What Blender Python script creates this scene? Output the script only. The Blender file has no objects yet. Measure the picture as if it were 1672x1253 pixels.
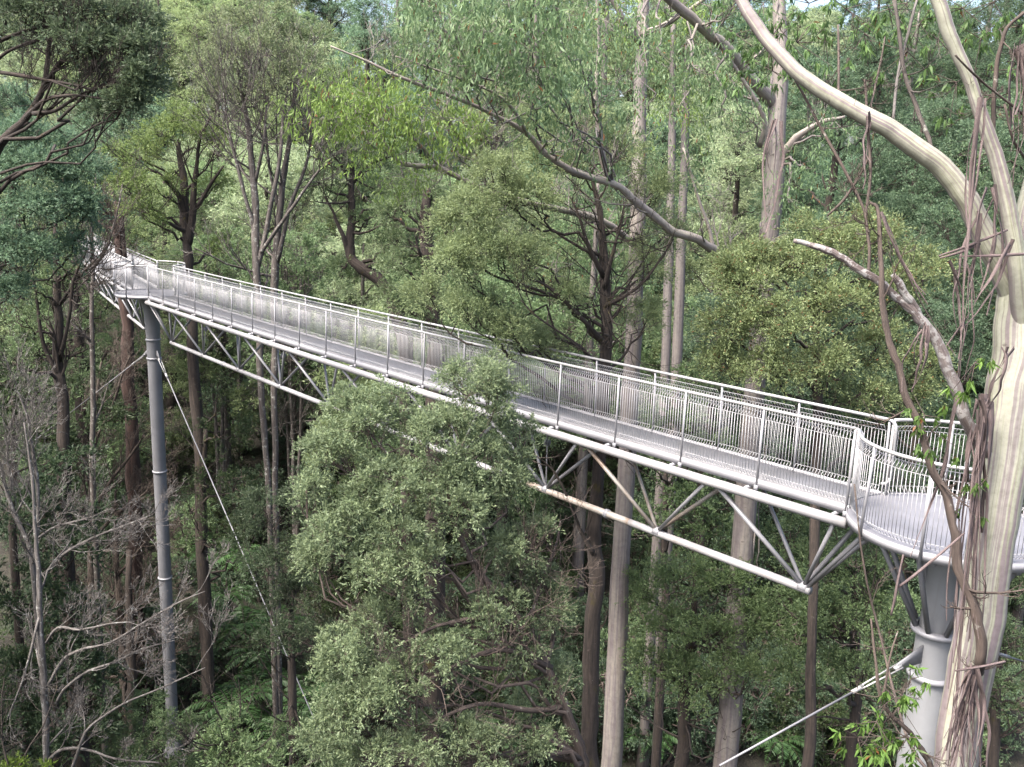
import bpy, math, random
import numpy as np
from mathutils import Vector, Matrix

rng = np.random.default_rng(11)
sc = bpy.context.scene
COL = sc.collection

# ---------------------------------------------------------------- camera geometry (world: x right, y forward, z up, eye at origin)
FPX = 1472.0
DN = np.array([-229.0, 7033.0, 1472.0]); DN /= np.linalg.norm(DN)          # gravity, in camera axes (right, down, forward)
FW = np.array([0, 0, 1.0]) - DN[2] * DN; FW /= np.linalg.norm(FW)
RT = np.cross(DN, FW)

def at(x, y, z):
    """world point seen at photo pixel x, y at forward distance z (metres)"""
    p = np.array([(x - 836) / FPX, (y - 626) / FPX, 1.0]) * z
    return np.array([p @ RT, p @ FW, -(p @ DN)])

def pix(w):
    p = w[0] * RT + w[1] * FW - w[2] * DN
    return p[0] / p[2] * FPX + 836, p[1] / p[2] * FPX + 626, p[2]

def ground(x, y):
    x = np.asarray(x, float); y = np.asarray(y, float)
    up = 0.5 * ((y - 46) + np.sqrt((y - 46) ** 2 + 60)) * 0.34; up = np.where(up > 27, 27 + 5 * np.tanh((up - 27) / 5), up)
    g = -23.2 + up - .9 * np.exp(-((x + 14.6) ** 2 + (y - 34.8) ** 2) / 60) + 0.05 * np.maximum(0, -x - 16) * np.clip((y - 20) / 20, 0, 1)
    g += 0.35 * np.sin(x * .31 + y * .17) + 0.25 * np.sin(x * .13 - y * .41 + 1.3)
    return g

# ---------------------------------------------------------------- mesh helpers
class MB:
    def __init__(self): self.v = []; self.f3 = []; self.f4 = []; self.a = []; self.n = 0
    def add(self, v, f, att=None):
        v = np.asarray(v, float).reshape(-1, 3); f = np.asarray(f, int)
        if len(v) == 0: return
        self.v.append(v); (self.f4 if f.shape[1] == 4 else self.f3).append(f + self.n)
        self.a.append(np.zeros((len(v), 3)) if att is None else np.asarray(att, float).reshape(-1, 3))
        self.n += len(v)
    def build(self, name, mat, parent=None, origin=(0, 0, 0), smooth=True):
        me = bpy.data.meshes.new(name)
        v = np.concatenate(self.v) - np.asarray(origin, float)
        f4 = np.concatenate(self.f4) if self.f4 else np.zeros((0, 4), int)
        f3 = np.concatenate(self.f3) if self.f3 else np.zeros((0, 3), int)
        me.vertices.add(len(v)); me.vertices.foreach_set('co', v.astype(np.float32).ravel())
        nl = len(f4) * 4 + len(f3) * 3
        me.loops.add(nl); me.loops.foreach_set('vertex_index', np.concatenate([f4.ravel(), f3.ravel()]).astype(np.int32))
        me.polygons.add(len(f4) + len(f3))
        st = np.concatenate([np.arange(len(f4)) * 4, len(f4) * 4 + np.arange(len(f3)) * 3]).astype(np.int32)
        me.polygons.foreach_set('loop_start', st)
        at_ = me.attributes.new('tc', 'FLOAT_VECTOR', 'POINT')
        at_.data.foreach_set('vector', np.concatenate(self.a).astype(np.float32).ravel())
        me.update(calc_edges=True)
        if smooth: me.polygons.foreach_set('use_smooth', np.ones(len(me.polygons), bool))
        me.materials.append(mat)
        o = bpy.data.objects.new(name, me); COL.objects.link(o)
        if parent is not None: o.parent = parent
        return o
    # -- shapes
    def tubes(self, P, R, sides=6, cap=True, seed=0.0):
        """P (N,K,3) centre lines, R (N,K) radii"""
        P = np.asarray(P, float); R = np.asarray(R, float)
        N, K, _ = P.shape
        T = np.gradient(P, axis=1); T /= np.linalg.norm(T, axis=2, keepdims=True) + 1e-12
        mean = np.abs(P[:, -1] - P[:, 0]); ref = np.zeros((N, 3)); ref[np.arange(N), np.argmin(mean, axis=1)] = 1
        A = np.cross(T, ref[:, None, :]); A /= np.linalg.norm(A, axis=2, keepdims=True) + 1e-12
        B = np.cross(T, A)
        th = np.arange(sides) / sides * 2 * math.pi
        c = np.cos(th)[None, None, :, None]; s = np.sin(th)[None, None, :, None]
        V = P[:, :, None, :] + R[:, :, None, None] * (A[:, :, None, :] * c + B[:, :, None, :] * s)
        ln = np.concatenate([np.zeros((N, 1)), np.cumsum(np.linalg.norm(np.diff(P, axis=1), axis=2), axis=1)], axis=1)
        ln = ln + (np.arange(N) * 7.31 + seed)[:, None]
        ax = np.zeros((N, K, sides, 3)); rr = np.maximum(R.max(axis=1), .01)[:, None, None]
        ax[..., 0] = np.cos(th)[None, None] * rr; ax[..., 1] = np.sin(th)[None, None] * rr; ax[..., 2] = ln[:, :, None]
        i = np.arange(N)[:, None, None]; k = np.arange(K - 1)[None, :, None]; j = np.arange(sides)[None, None, :]
        a = (i * K + k) * sides + j; b = (i * K + k) * sides + (j + 1) % sides
        F = np.stack([a, b, b + sides, a + sides], axis=-1).reshape(-1, 4)
        base = self.n
        self.add(V.reshape(-1, 3), F, ax.reshape(-1, 3))
        if cap:
            fs = []
            for e, flip in ((0, 1), (K - 1, 0)):
                r0 = ((np.arange(N) * K + e) * sides)[:, None]
                for q in range(1, sides - 1):
                    t = [0, q, q + 1] if not flip else [0, q + 1, q]
                    fs.append(r0 + np.array(t)[None])
            self.f3.append(np.concatenate(fs) + base)
    def tube(self, pts, r, sides=8, cap=True):
        pts = np.asarray(pts, float); r = np.full(len(pts), r, float) if np.isscalar(r) else np.asarray(r, float)
        self.tubes(pts[None], r[None], sides, cap, seed=float(abs(pts[0]).sum()))
    def bars(self, P0, P1, r, sides=4):
        P0 = np.asarray(P0, float).reshape(-1, 3); P1 = np.asarray(P1, float).reshape(-1, 3)
        self.tubes(np.stack([P0, P1], axis=1), np.full((len(P0), 2), r), sides)
    def box(self, lo, hi):
        x0, y0, z0 = lo; x1, y1, z1 = hi
        v = [(x0,y0,z0),(x1,y0,z0),(x1,y1,z0),(x0,y1,z0),(x0,y0,z1),(x1,y0,z1),(x1,y1,z1),(x0,y1,z1)]
        self.add(v, [(0,3,2,1),(4,5,6,7),(0,1,5,4),(1,2,6,5),(2,3,7,6),(3,0,4,7)])
    def lathe(self, prof, cx, cy, sides=32):
        pts = np.array([[cx, cy, z] for r, z in prof]); self._ring(pts, [r for r, z in prof], sides)
    def _ring(self, pts, rad, sides):
        th = np.arange(sides) / sides * 2 * math.pi; K = len(pts)
        V = np.zeros((K, sides, 3)); A = np.zeros((K, sides, 3))
        for k in range(K):
            V[k, :, 0] = pts[k][0] + np.cos(th) * rad[k]; V[k, :, 1] = pts[k][1] + np.sin(th) * rad[k]; V[k, :, 2] = pts[k][2]
            A[k, :, 0] = np.cos(th) * .2; A[k, :, 1] = np.sin(th) * .2; A[k, :, 2] = pts[k][2]
        k = np.arange(K - 1)[:, None]; j = np.arange(sides)[None]
        a = k * sides + j; b = k * sides + (j + 1) % sides
        self.add(V.reshape(-1, 3), np.stack([a, b, b + sides, a + sides], -1).reshape(-1, 4), A.reshape(-1, 3))

def smooth(pts, n=4, closed=False):
    """Catmull-Rom through rows of pts (any width), n steps per span"""
    p = np.asarray(pts, float)
    if len(p) < 3: return p if len(p) < 2 else np.array([p[0] + (p[1] - p[0]) * t for t in np.linspace(0, 1, n + 1)])
    q = np.vstack([2 * p[0] - p[1], p, 2 * p[-1] - p[-2]]); out = []
    for i in range(len(p) - 1):
        a, b, c, d = q[i:i + 4]
        for t in np.arange(n) / n:
            out.append(.5 * (2*b + (c - a)*t + (2*a - 5*b + 4*c - d)*t*t + (3*b - a - 3*c + d)*t**3))
    out.append(p[-1]); return np.array(out)

def unit(v): return v / (np.linalg.norm(v, axis=-1, keepdims=True) + 1e-12)

def leaf_mesh(mb, pos, axis, L, W, rg, tint=None, flat=0.0):
    """lens shaped leaf blades"""
    n = len(pos); axis = unit(axis)
    nr = unit(rg.normal(size=(n, 3)) + np.array([0, 0, flat]))
    side = unit(np.cross(axis, nr)); up = np.cross(side, axis)
    L = np.broadcast_to(L, n)[:, None]; W = np.broadcast_to(W, n)[:, None]
    m = pos + axis * L * .45 + up * W * .25
    V = np.stack([pos, m + side * W * .5, pos + axis * L - up * L * .06, m - side * W * .5], axis=1)
    if tint is None: tint = rg.random(n)
    A = np.zeros((n, 4, 3)); A[..., 0] = np.clip(tint, 0, 1)[:, None]; A[..., 1] = rg.random(n)[:, None]
    F = np.arange(n * 4).reshape(n, 4)
    mb.add(V.reshape(-1, 3), F, A.reshape(-1, 3))

# ---------------------------------------------------------------- materials
def newmat(name):
    m = bpy.data.materials.new(name); m.use_nodes = True
    nt = m.node_tree; nt.nodes.clear()
    out = nt.nodes.new('ShaderNodeOutputMaterial'); return m, nt, out
def N(nt, t, **kw):
    n = nt.nodes.new(t)
    for k, v in kw.items():
        if k.startswith('i_'): n.inputs[k[2:].replace('_', ' ')].default_value = v
        else: setattr(n, k, v)
    return n
def ramp(nt, fac, stops, interp='LINEAR'):
    r = N(nt, 'ShaderNodeValToRGB'); r.color_ramp.interpolation = interp
    el = r.color_ramp.elements
    while len(el) < len(stops): el.new(.5)
    for e, (p, c) in zip(el, stops): e.position = p; e.color = (*c, 1)
    nt.links.new(fac, r.inputs['Fac']); return r
def noise(nt, vec, scale, detail=4, rough=.6, dist=0):
    n = N(nt, 'ShaderNodeTexNoise', i_Scale=scale, i_Detail=detail, i_Roughness=rough, i_Distortion=dist)
    if vec is not None: nt.links.new(vec, n.inputs['Vector'])
    return n
def scaled(nt, vec, s):
    m = N(nt, 'ShaderNodeMapping'); m.inputs['Scale'].default_value = s; nt.links.new(vec, m.inputs['Vector']); return m.outputs[0]
def attr(nt, name='tc'): return N(nt, 'ShaderNodeAttribute', attribute_name=name)
def mixc(nt, a, b, fac, mode='MIX'):
    m = N(nt, 'ShaderNodeMix', data_type='RGBA', blend_type=mode)
    for s, v in ((m.inputs[0], fac), (m.inputs[6], a), (m.inputs[7], b)):
        if hasattr(v, 'links') or hasattr(v, 'is_linked'): nt.links.new(v, s)
        else: s.default_value = v if not isinstance(v, tuple) else (*v, 1)
    return m.outputs[2]
def principled(nt, out, col, rough=.6, metal=0.0, spec=.5, bump=None, bstr=.3, bdist=.01):
    p = N(nt, 'ShaderNodeBsdfPrincipled', i_Metallic=metal)
    for k, v in (('Base Color', col), ('Roughness', rough), ('Specular IOR Level', spec)):
        if hasattr(v, 'is_linked'): nt.links.new(v, p.inputs[k])
        else: p.inputs[k].default_value = (*v, 1) if isinstance(v, tuple) else v
    if bump is not None:
        b = N(nt, 'ShaderNodeBump', i_Strength=bstr, i_Distance=bdist); nt.links.new(bump, b.inputs['Height'])
        nt.links.new(b.outputs[0], p.inputs['Normal'])
    nt.links.new(p.outputs[0], out.inputs['Surface']); return p

def mat_leaf(name, trans=.45, vary=.32, rough=.55, yellow=(1.07, 1.03, .80), dead=0.0):
    """leaf colour comes from each crown's own object colour, varied blade by blade"""
    m, nt, out = newmat(name)
    oi = N(nt, 'ShaderNodeObjectInfo'); a = attr(nt)
    sep = N(nt, 'ShaderNodeSeparateXYZ'); nt.links.new(a.outputs['Vector'], sep.inputs[0])
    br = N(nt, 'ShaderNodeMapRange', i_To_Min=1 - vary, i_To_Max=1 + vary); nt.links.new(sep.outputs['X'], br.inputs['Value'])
    cmb = N(nt, 'ShaderNodeCombineColor'); [nt.links.new(br.outputs[0], cmb.inputs[i]) for i in range(3)]
    c = mixc(nt, oi.outputs['Color'], cmb.outputs[0], 1.0, 'MULTIPLY')
    yl = N(nt, 'ShaderNodeMath', operation='MULTIPLY'); nt.links.new(sep.outputs['Y'], yl.inputs[0]); yl.inputs[1].default_value = .75
    c2 = mixc(nt, c, (*yellow,), yl.outputs[0], 'MULTIPLY')
    if dead:
        g = N(nt, 'ShaderNodeMath', operation='GREATER_THAN'); nt.links.new(sep.outputs['Y'], g.inputs[0]); g.inputs[1].default_value = 1 - dead
        c2 = mixc(nt, c2, (.16, .075, .03), g.outputs[0])
    p = N(nt, 'ShaderNodeBsdfPrincipled', i_Roughness=rough); p.inputs['Specular IOR Level'].default_value = .32
    nt.links.new(c2, p.inputs['Base Color'])
    t = N(nt, 'ShaderNodeBsdfTranslucent'); nt.links.new(c2, t.inputs['Color'])
    mx = N(nt, 'ShaderNodeMixShader'); mx.inputs[0].default_value = trans
    nt.links.new(p.outputs[0], mx.inputs[1]); nt.links.new(t.outputs[0], mx.inputs[2])
    nt.links.new(mx.outputs[0], out.inputs['Surface']); return m

def mat_bark(name, stops, streak=(7, 7, .55), scale=1.0, bump=.4, rough=.8, lich=None, moss=None):
    m, nt, out = newmat(name); a = attr(nt).outputs['Vector']
    n1 = noise(nt, scaled(nt, a, streak), scale, 6, .62, .3)
    n2 = noise(nt, scaled(nt, a, tuple(s * 5 for s in streak)), scale, 4, .6)
    mm = N(nt, 'ShaderNodeMath', operation='MULTIPLY_ADD'); nt.links.new(n2.outputs['Fac'], mm.inputs[0]); mm.inputs[1].default_value = .3
    sb = N(nt, 'ShaderNodeMath', operation='SUBTRACT'); nt.links.new(n1.outputs['Fac'], sb.inputs[0]); sb.inputs[1].default_value = .15
    nt.links.new(sb.outputs[0], mm.inputs[2])
    c = ramp(nt, mm.outputs[0], stops).outputs['Color']
    geo_ = N(nt, 'ShaderNodeNewGeometry').outputs['Position']; mt_ = noise(nt, geo_, 22 if streak[2] < .3 else 9, 6, .7)
    c = mixc(nt, c, ramp(nt, mt_.outputs['Fac'], [(.3, (.74, .72, .70)), (.55, (1, 1, 1)), (.75, (1.12, 1.1, 1.06))]).outputs['Color'], 1.0, 'MULTIPLY')
    sc_ = noise(nt, scaled(nt, a, (4, 4, 11)), 1.0, 3, .55)
    c = mixc(nt, c, (.075, .055, .05), ramp(nt, sc_.outputs['Fac'], [(.69, (0, 0, 0)), (.74, (.75, .75, .75))]).outputs['Color'])
    if lich:
        geo = N(nt, 'ShaderNodeNewGeometry'); n3 = noise(nt, geo.outputs['Position'], lich[1], 5, .7)
        r = ramp(nt, n3.outputs['Fac'], [(lich[2], (0, 0, 0)), (lich[2] + .05, (1, 1, 1))]); c = mixc(nt, c, lich[0], r.outputs['Color'])
    if moss:
        geo = N(nt, 'ShaderNodeNewGeometry'); n4 = noise(nt, geo.outputs['Position'], moss[1], 4, .6)
        r = ramp(nt, n4.outputs['Fac'], [(moss[2], (0, 0, 0)), (moss[2] + .1, (1, 1, 1))]); c = mixc(nt, c, moss[0], r.outputs['Color'])
    principled(nt, out, c, rough, bump=n2.outputs['Fac'], bstr=bump, bdist=.02); return m

def mat_metal(name, base=(.55, .55, .585), rust=.0, rough=.42, metal=.35, stain=.22):
    m, nt, out = newmat(name); tc = N(nt, 'ShaderNodeTexCoord').outputs['Object']
    n1 = noise(nt, tc, 1.6, 5, .6); n2 = noise(nt, tc, 30, 3, .6)
    lo = tuple(b * .86 for b in base); hi = tuple(min(1, b * 1.12) for b in base)
    c = ramp(nt, n1.outputs['Fac'], [(.3, lo), (.7, hi)]).outputs['Color']
    n4 = noise(nt, scaled(nt, tc, (9, 9, 1.2)), 1, 4, .65)
    st = ramp(nt, n4.outputs['Fac'], [(.6, (0, 0, 0)), (.8, (stain,) * 3)])
    c = mixc(nt, c, (.14, .14, .125), st.outputs['Color'])
    if rust:
        n3 = noise(nt, tc, 1.1, 7, .72, .5)
        r = ramp(nt, n3.outputs['Fac'], [(.60 - rust * .3, (0, 0, 0)), (.78 - rust * .3, (.8, .8, .8))])
        c = mixc(nt, c, (.165, .11, .075), r.outputs['Color'])
    rr = N(nt, 'ShaderNodeMapRange', i_To_Min=rough - .1, i_To_Max=rough + .15); nt.links.new(n2.outputs['Fac'], rr.inputs['Value'])
    principled(nt, out, c, rr.outputs[0], metal, bump=n2.outputs['Fac'], bstr=.06); return m

def mat_grating(name):
    m, nt, out = newmat(name); tc = N(nt, 'ShaderNodeTexCoord').outputs['Object']
    w1 = N(nt, 'ShaderNodeTexWave', wave_type='BANDS', bands_direction='X', i_Scale=9.0); w1.inputs['Distortion'].default_value = 0
    w2 = N(nt, 'ShaderNodeTexWave', wave_type='BANDS', bands_direction='Y', i_Scale=14.0)
    nt.links.new(tc, w1.inputs['Vector']); nt.links.new(tc, w2.inputs['Vector'])
    mx = N(nt, 'ShaderNodeMath', operation='MAXIMUM'); nt.links.new(w1.outputs['Fac'], mx.inputs[0]); nt.links.new(w2.outputs['Fac'], mx.inputs[1])
    n = noise(nt, tc, 1.4, 5, .6)
    c = ramp(nt, mx.outputs[0], [(.35, (.11, .11, .118)), (.8, (.195, .195, .21))]).outputs['Color']
    d = ramp(nt, n.outputs['Fac'], [(.35, (.8, .79, .76)), (.65, (1, 1, 1))]).outputs['Color']
    principled(nt, out, mixc(nt, c, d, 1.0, 'MULTIPLY'), .55, .2, bump=mx.outputs[0], bstr=.5, bdist=.01); return m

def mat_plate(name):
    m, nt, out = newmat(name); tc = N(nt, 'ShaderNodeTexCoord').outputs['Object']
    n = noise(nt, tc, 2.2, 6, .65); n2 = noise(nt, tc, 90, 2, .5)
    c = ramp(nt, n.outputs['Fac'], [(.3, (.13, .13, .145)), (.7, (.175, .175, .195))]).outputs['Color']
    principled(nt, out, c, .5, .2, bump=n2.outputs['Fac'], bstr=.15); return m

STEEL = mat_metal('galvanised_steel', (.225, .225, .242), metal=.15); STEEL_D = mat_metal('weathered_galvanised_steel', (.148, .150, .162), rough=.55, metal=.1, stain=.5)
STEEL_W = mat_metal('old_galvanised_steel', (.175, .18, .188), rough=.6, metal=.05, stain=.55); STEEL_R = mat_metal('rust_stained_steel', (.27, .25, .23), rust=.52, metal=.1); RAIL = mat_metal('rail_steel', (.28, .28, .285), rough=.38, metal=.15)
CHORD = mat_metal('chord_steel', (.245, .242, .252), rust=.1, metal=.1); CABLE = mat_metal('cable_steel', (.15, .15, .165), rough=.5, metal=.1)
WIRE = mat_metal('mesh_wire', (.32, .32, .335), metal=0.0, rough=.5); GRATE = mat_grating('steel_grating'); PLATE = mat_plate('platform_plate')
GUM = mat_bark('smooth_gum_bark', [(.26, (.085, .062, .068)), (.38, (.15, .118, .125)), (.452, (.17, .142, .145)), (.47, (.19, .195, .135)), (.49, (.265, .268, .21)), (.535, (.26, .258, .215)), (.553, (.178, .16, .15)), (.62, (.148, .125, .125)), (.74, (.10, .072, .065))], (4.2, 4.2, .10), 1.0, .12, .62)
GUM_FAR = mat_bark('pale_gum_bark', [(.25, (.075, .062, .062)), (.45, (.115, .098, .098)), (.56, (.165, .15, .13)), (.7, (.12, .095, .09))], (8, 8, .6), 1.0, .2, .7)
GUM_LIMB = mat_bark('pale_limb_bark', [(.25, (.12, .10, .095)), (.45, (.19, .165, .155)), (.56, (.25, .23, .19)), (.7, (.19, .155, .145))], (8, 8, .8), 1.0, .2, .7)
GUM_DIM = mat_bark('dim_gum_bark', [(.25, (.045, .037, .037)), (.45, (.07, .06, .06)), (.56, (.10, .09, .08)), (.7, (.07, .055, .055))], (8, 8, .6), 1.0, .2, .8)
DEADW = mat_bark('dead_grey_wood', [(.3, (.05, .036, .034)), (.5, (.12, .098, .095)), (.65, (.19, .17, .165))], (18, 18, 1.2), 1.0, .5, .85, lich=((.25, .24, .235), 14.0, .50))
BROWNW = mat_bark('brown_wood', [(.3, (.028, .02, .017)), (.5, (.06, .044, .037)), (.7, (.105, .08, .066))], (16, 16, 2), 1.0, .5, .85, lich=((.18, .17, .15), 9.0, .62))
DARKB = mat_bark('dark_rough_bark', [(.3, (.012, .009, .008)), (.5, (.028, .021, .017)), (.7, (.055, .041, .034))], (12, 12, 1.8), 1.0, .9, .95, lich=((.13, .125, .11), 5.0, .66), moss=((.045, .036, .008), 2.2, .62))
REDB = mat_bark('reddish_bark', [(.3, (.014, .007, .006)), (.5, (.034, .018, .014)), (.7, (.065, .036, .029))], (9, 9, .8), 1.0, .9, .95)
GREYB = mat_bark('grey_lichen_bark', [(.3, (.03, .024, .022)), (.5, (.062, .052, .047)), (.7, (.11, .10, .09))], (14, 14, 2), 1.0, .7, .9, lich=((.20, .20, .18), 6.0, .57))
PALET = mat_bark('pale_lichened_twigs', [(.3, (.04, .034, .031)), (.5, (.09, .082, .078)), (.7, (.16, .15, .147))], (20, 20, 4), 1.0, .5, .9, lich=((.25, .25, .24), 8.0, .58))
TWIG = mat_bark('brown_twigs', [(.3, (.028, .021, .017)), (.5, (.06, .046, .037)), (.7, (.10, .08, .066))], (20, 20, 4), 1.0, .4, .9)
STRIP = mat_bark('shed_bark', [(.28, (.045, .030, .030)), (.45, (.085, .060, .060)), (.58, (.13, .10, .098)), (.72, (.16, .115, .095))], (30, 30, 1.5), 1.0, .5, .8)
LEAF = mat_leaf('small_leaves'); LEAF_G = mat_leaf('gum_leaves', .45, .34, .52, dead=.02); LEAF_D = mat_leaf('flecked_leaves', .36, .34, .5, dead=.03)
FERN = mat_leaf('fern_fronds', .35, .35, .5)

m, nt, out = newmat('forest_floor'); tc = N(nt, 'ShaderNodeTexCoord').outputs['Object']
n1 = noise(nt, tc, .35, 6, .65); n2 = noise(nt, tc, 5, 5, .7)
c1 = ramp(nt, n1.outputs['Fac'], [(.35, (.012, .011, .008)), (.5, (.024, .021, .014)), (.62, (.018, .026, .010)), (.75, (.026, .036, .014))]).outputs['Color']
c2 = ramp(nt, n2.outputs['Fac'], [(.3, (.5, .5, .5)), (.7, (1.3, 1.3, 1.3))]).outputs['Color']
principled(nt, out, mixc(nt, c1, c2, 1.0, 'MULTIPLY'), .95, bump=n2.outputs['Fac'], bstr=.9, bdist=.2); SOIL = m

# ---------------------------------------------------------------- object helpers
def tag(o, label=None, cat=None, group=None, kind=None, color=None):
    if label: o['label'] = label
    if cat: o['category'] = cat
    if group: o['group'] = group
    if kind: o['kind'] = kind
    if color is not None: o.color = (*color, 1)
    return o
def thing(name, label, cat, loc=(0, 0, 0), rotz=0.0, group=None):
    o = bpy.data.objects.new(name, None); COL.objects.link(o); o.empty_display_size = .3
    o.location = [float(c) for c in loc]; o.rotation_euler = (0, 0, rotz); return tag(o, label, cat, group)
KIDS = {}
def copy_tree(src, kids, loc, rotz, scale, label, group, color=None):
    r = src.copy(); COL.objects.link(r); r.location = [float(c) for c in loc]; r.rotation_euler = (0, 0, rotz)
    r.scale = (scale[0], scale[0], scale[1]) if not np.isscalar(scale) else (scale,) * 3
    tag(r, label, None, group)
    for ch in kids:
        c = ch.copy(); COL.objects.link(c); c.parent = r
        if color is not None and ch.name.split('.')[0] in ('crown', 'fronds', 'foliage'): c.color = (*color, 1)
    return r

# ---------------------------------------------------------------- setting: ground
gx = np.concatenate([np.linspace(-160, -60, 26)[:-1], np.linspace(-60, 60, 121), np.linspace(60, 160, 26)[1:]])
gy = np.concatenate([np.linspace(-60, 0, 16)[:-1], np.linspace(0, 150, 141), np.linspace(150, 330, 31)[1:]])
X, Y = np.meshgrid(gx, gy); Z = ground(X, Y) + rng.normal(size=X.shape) * .06
nx, ny = len(gx), len(gy); i, j = np.meshgrid(np.arange(nx - 1), np.arange(ny - 1)); a = j * nx + i
mb = MB(); mb.add(np.stack([X, Y, Z], -1).reshape(-1, 3), np.stack([a, a + 1, a + nx + 1, a + nx], -1).reshape(-1, 4))
tag(mb.build('ground', SOIL), kind='structure')

# ---------------------------------------------------------------- walkway
ZD = -4.10                                    # deck level
HALF = .46                                    # centre line to rail
BW = np.array([-.6536, .7568]); NW = np.array([.7568, .6536])
def SN(s, n): return BW * s + NW * n
C_NEAR = SN(4.73, 11.83); C_FAR = SN(34.9, 11.86)          # platform centres
R_PL = 1.30
TH1 = math.atan2(BW[1], BW[0]); B2 = np.array([-.516, .8564]); B2 /= np.linalg.norm(B2); TH2 = math.atan2(B2[1], B2[0])
B3 = np.array([.86, -.51]); B3 /= np.linalg.norm(B3); TH3 = math.atan2(B3[1], B3[0])
X0 = math.sqrt((R_PL - .04) ** 2 - HALF ** 2)

WPROF = [(-.075, .045), (0, .135), (0, .965), (-.075, 1.055)]
def mesh_wires(mb, base, inward, r=.0043):
    """roll-top mesh: each upright wire folded into a triangle at foot and top; base (N,3), inward (N,3)"""
    b = np.asarray(base, float); q = np.asarray(inward, float); n = len(b)
    for (u0, z0), (u1, z1) in zip(WPROF[:-1], WPROF[1:]):
        mb.bars(b - q * u0 + [0, 0, z0], b - q * u1 + [0, 0, z1], r, 4)
    for u, z in ((-.075, .045), (0, .135), (0, .965), (-.075, 1.055)):
        mb.bars((b - q * u + [0, 0, z])[:-1], (b - q * u + [0, 0, z])[1:], r * .9, 4)

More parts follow.
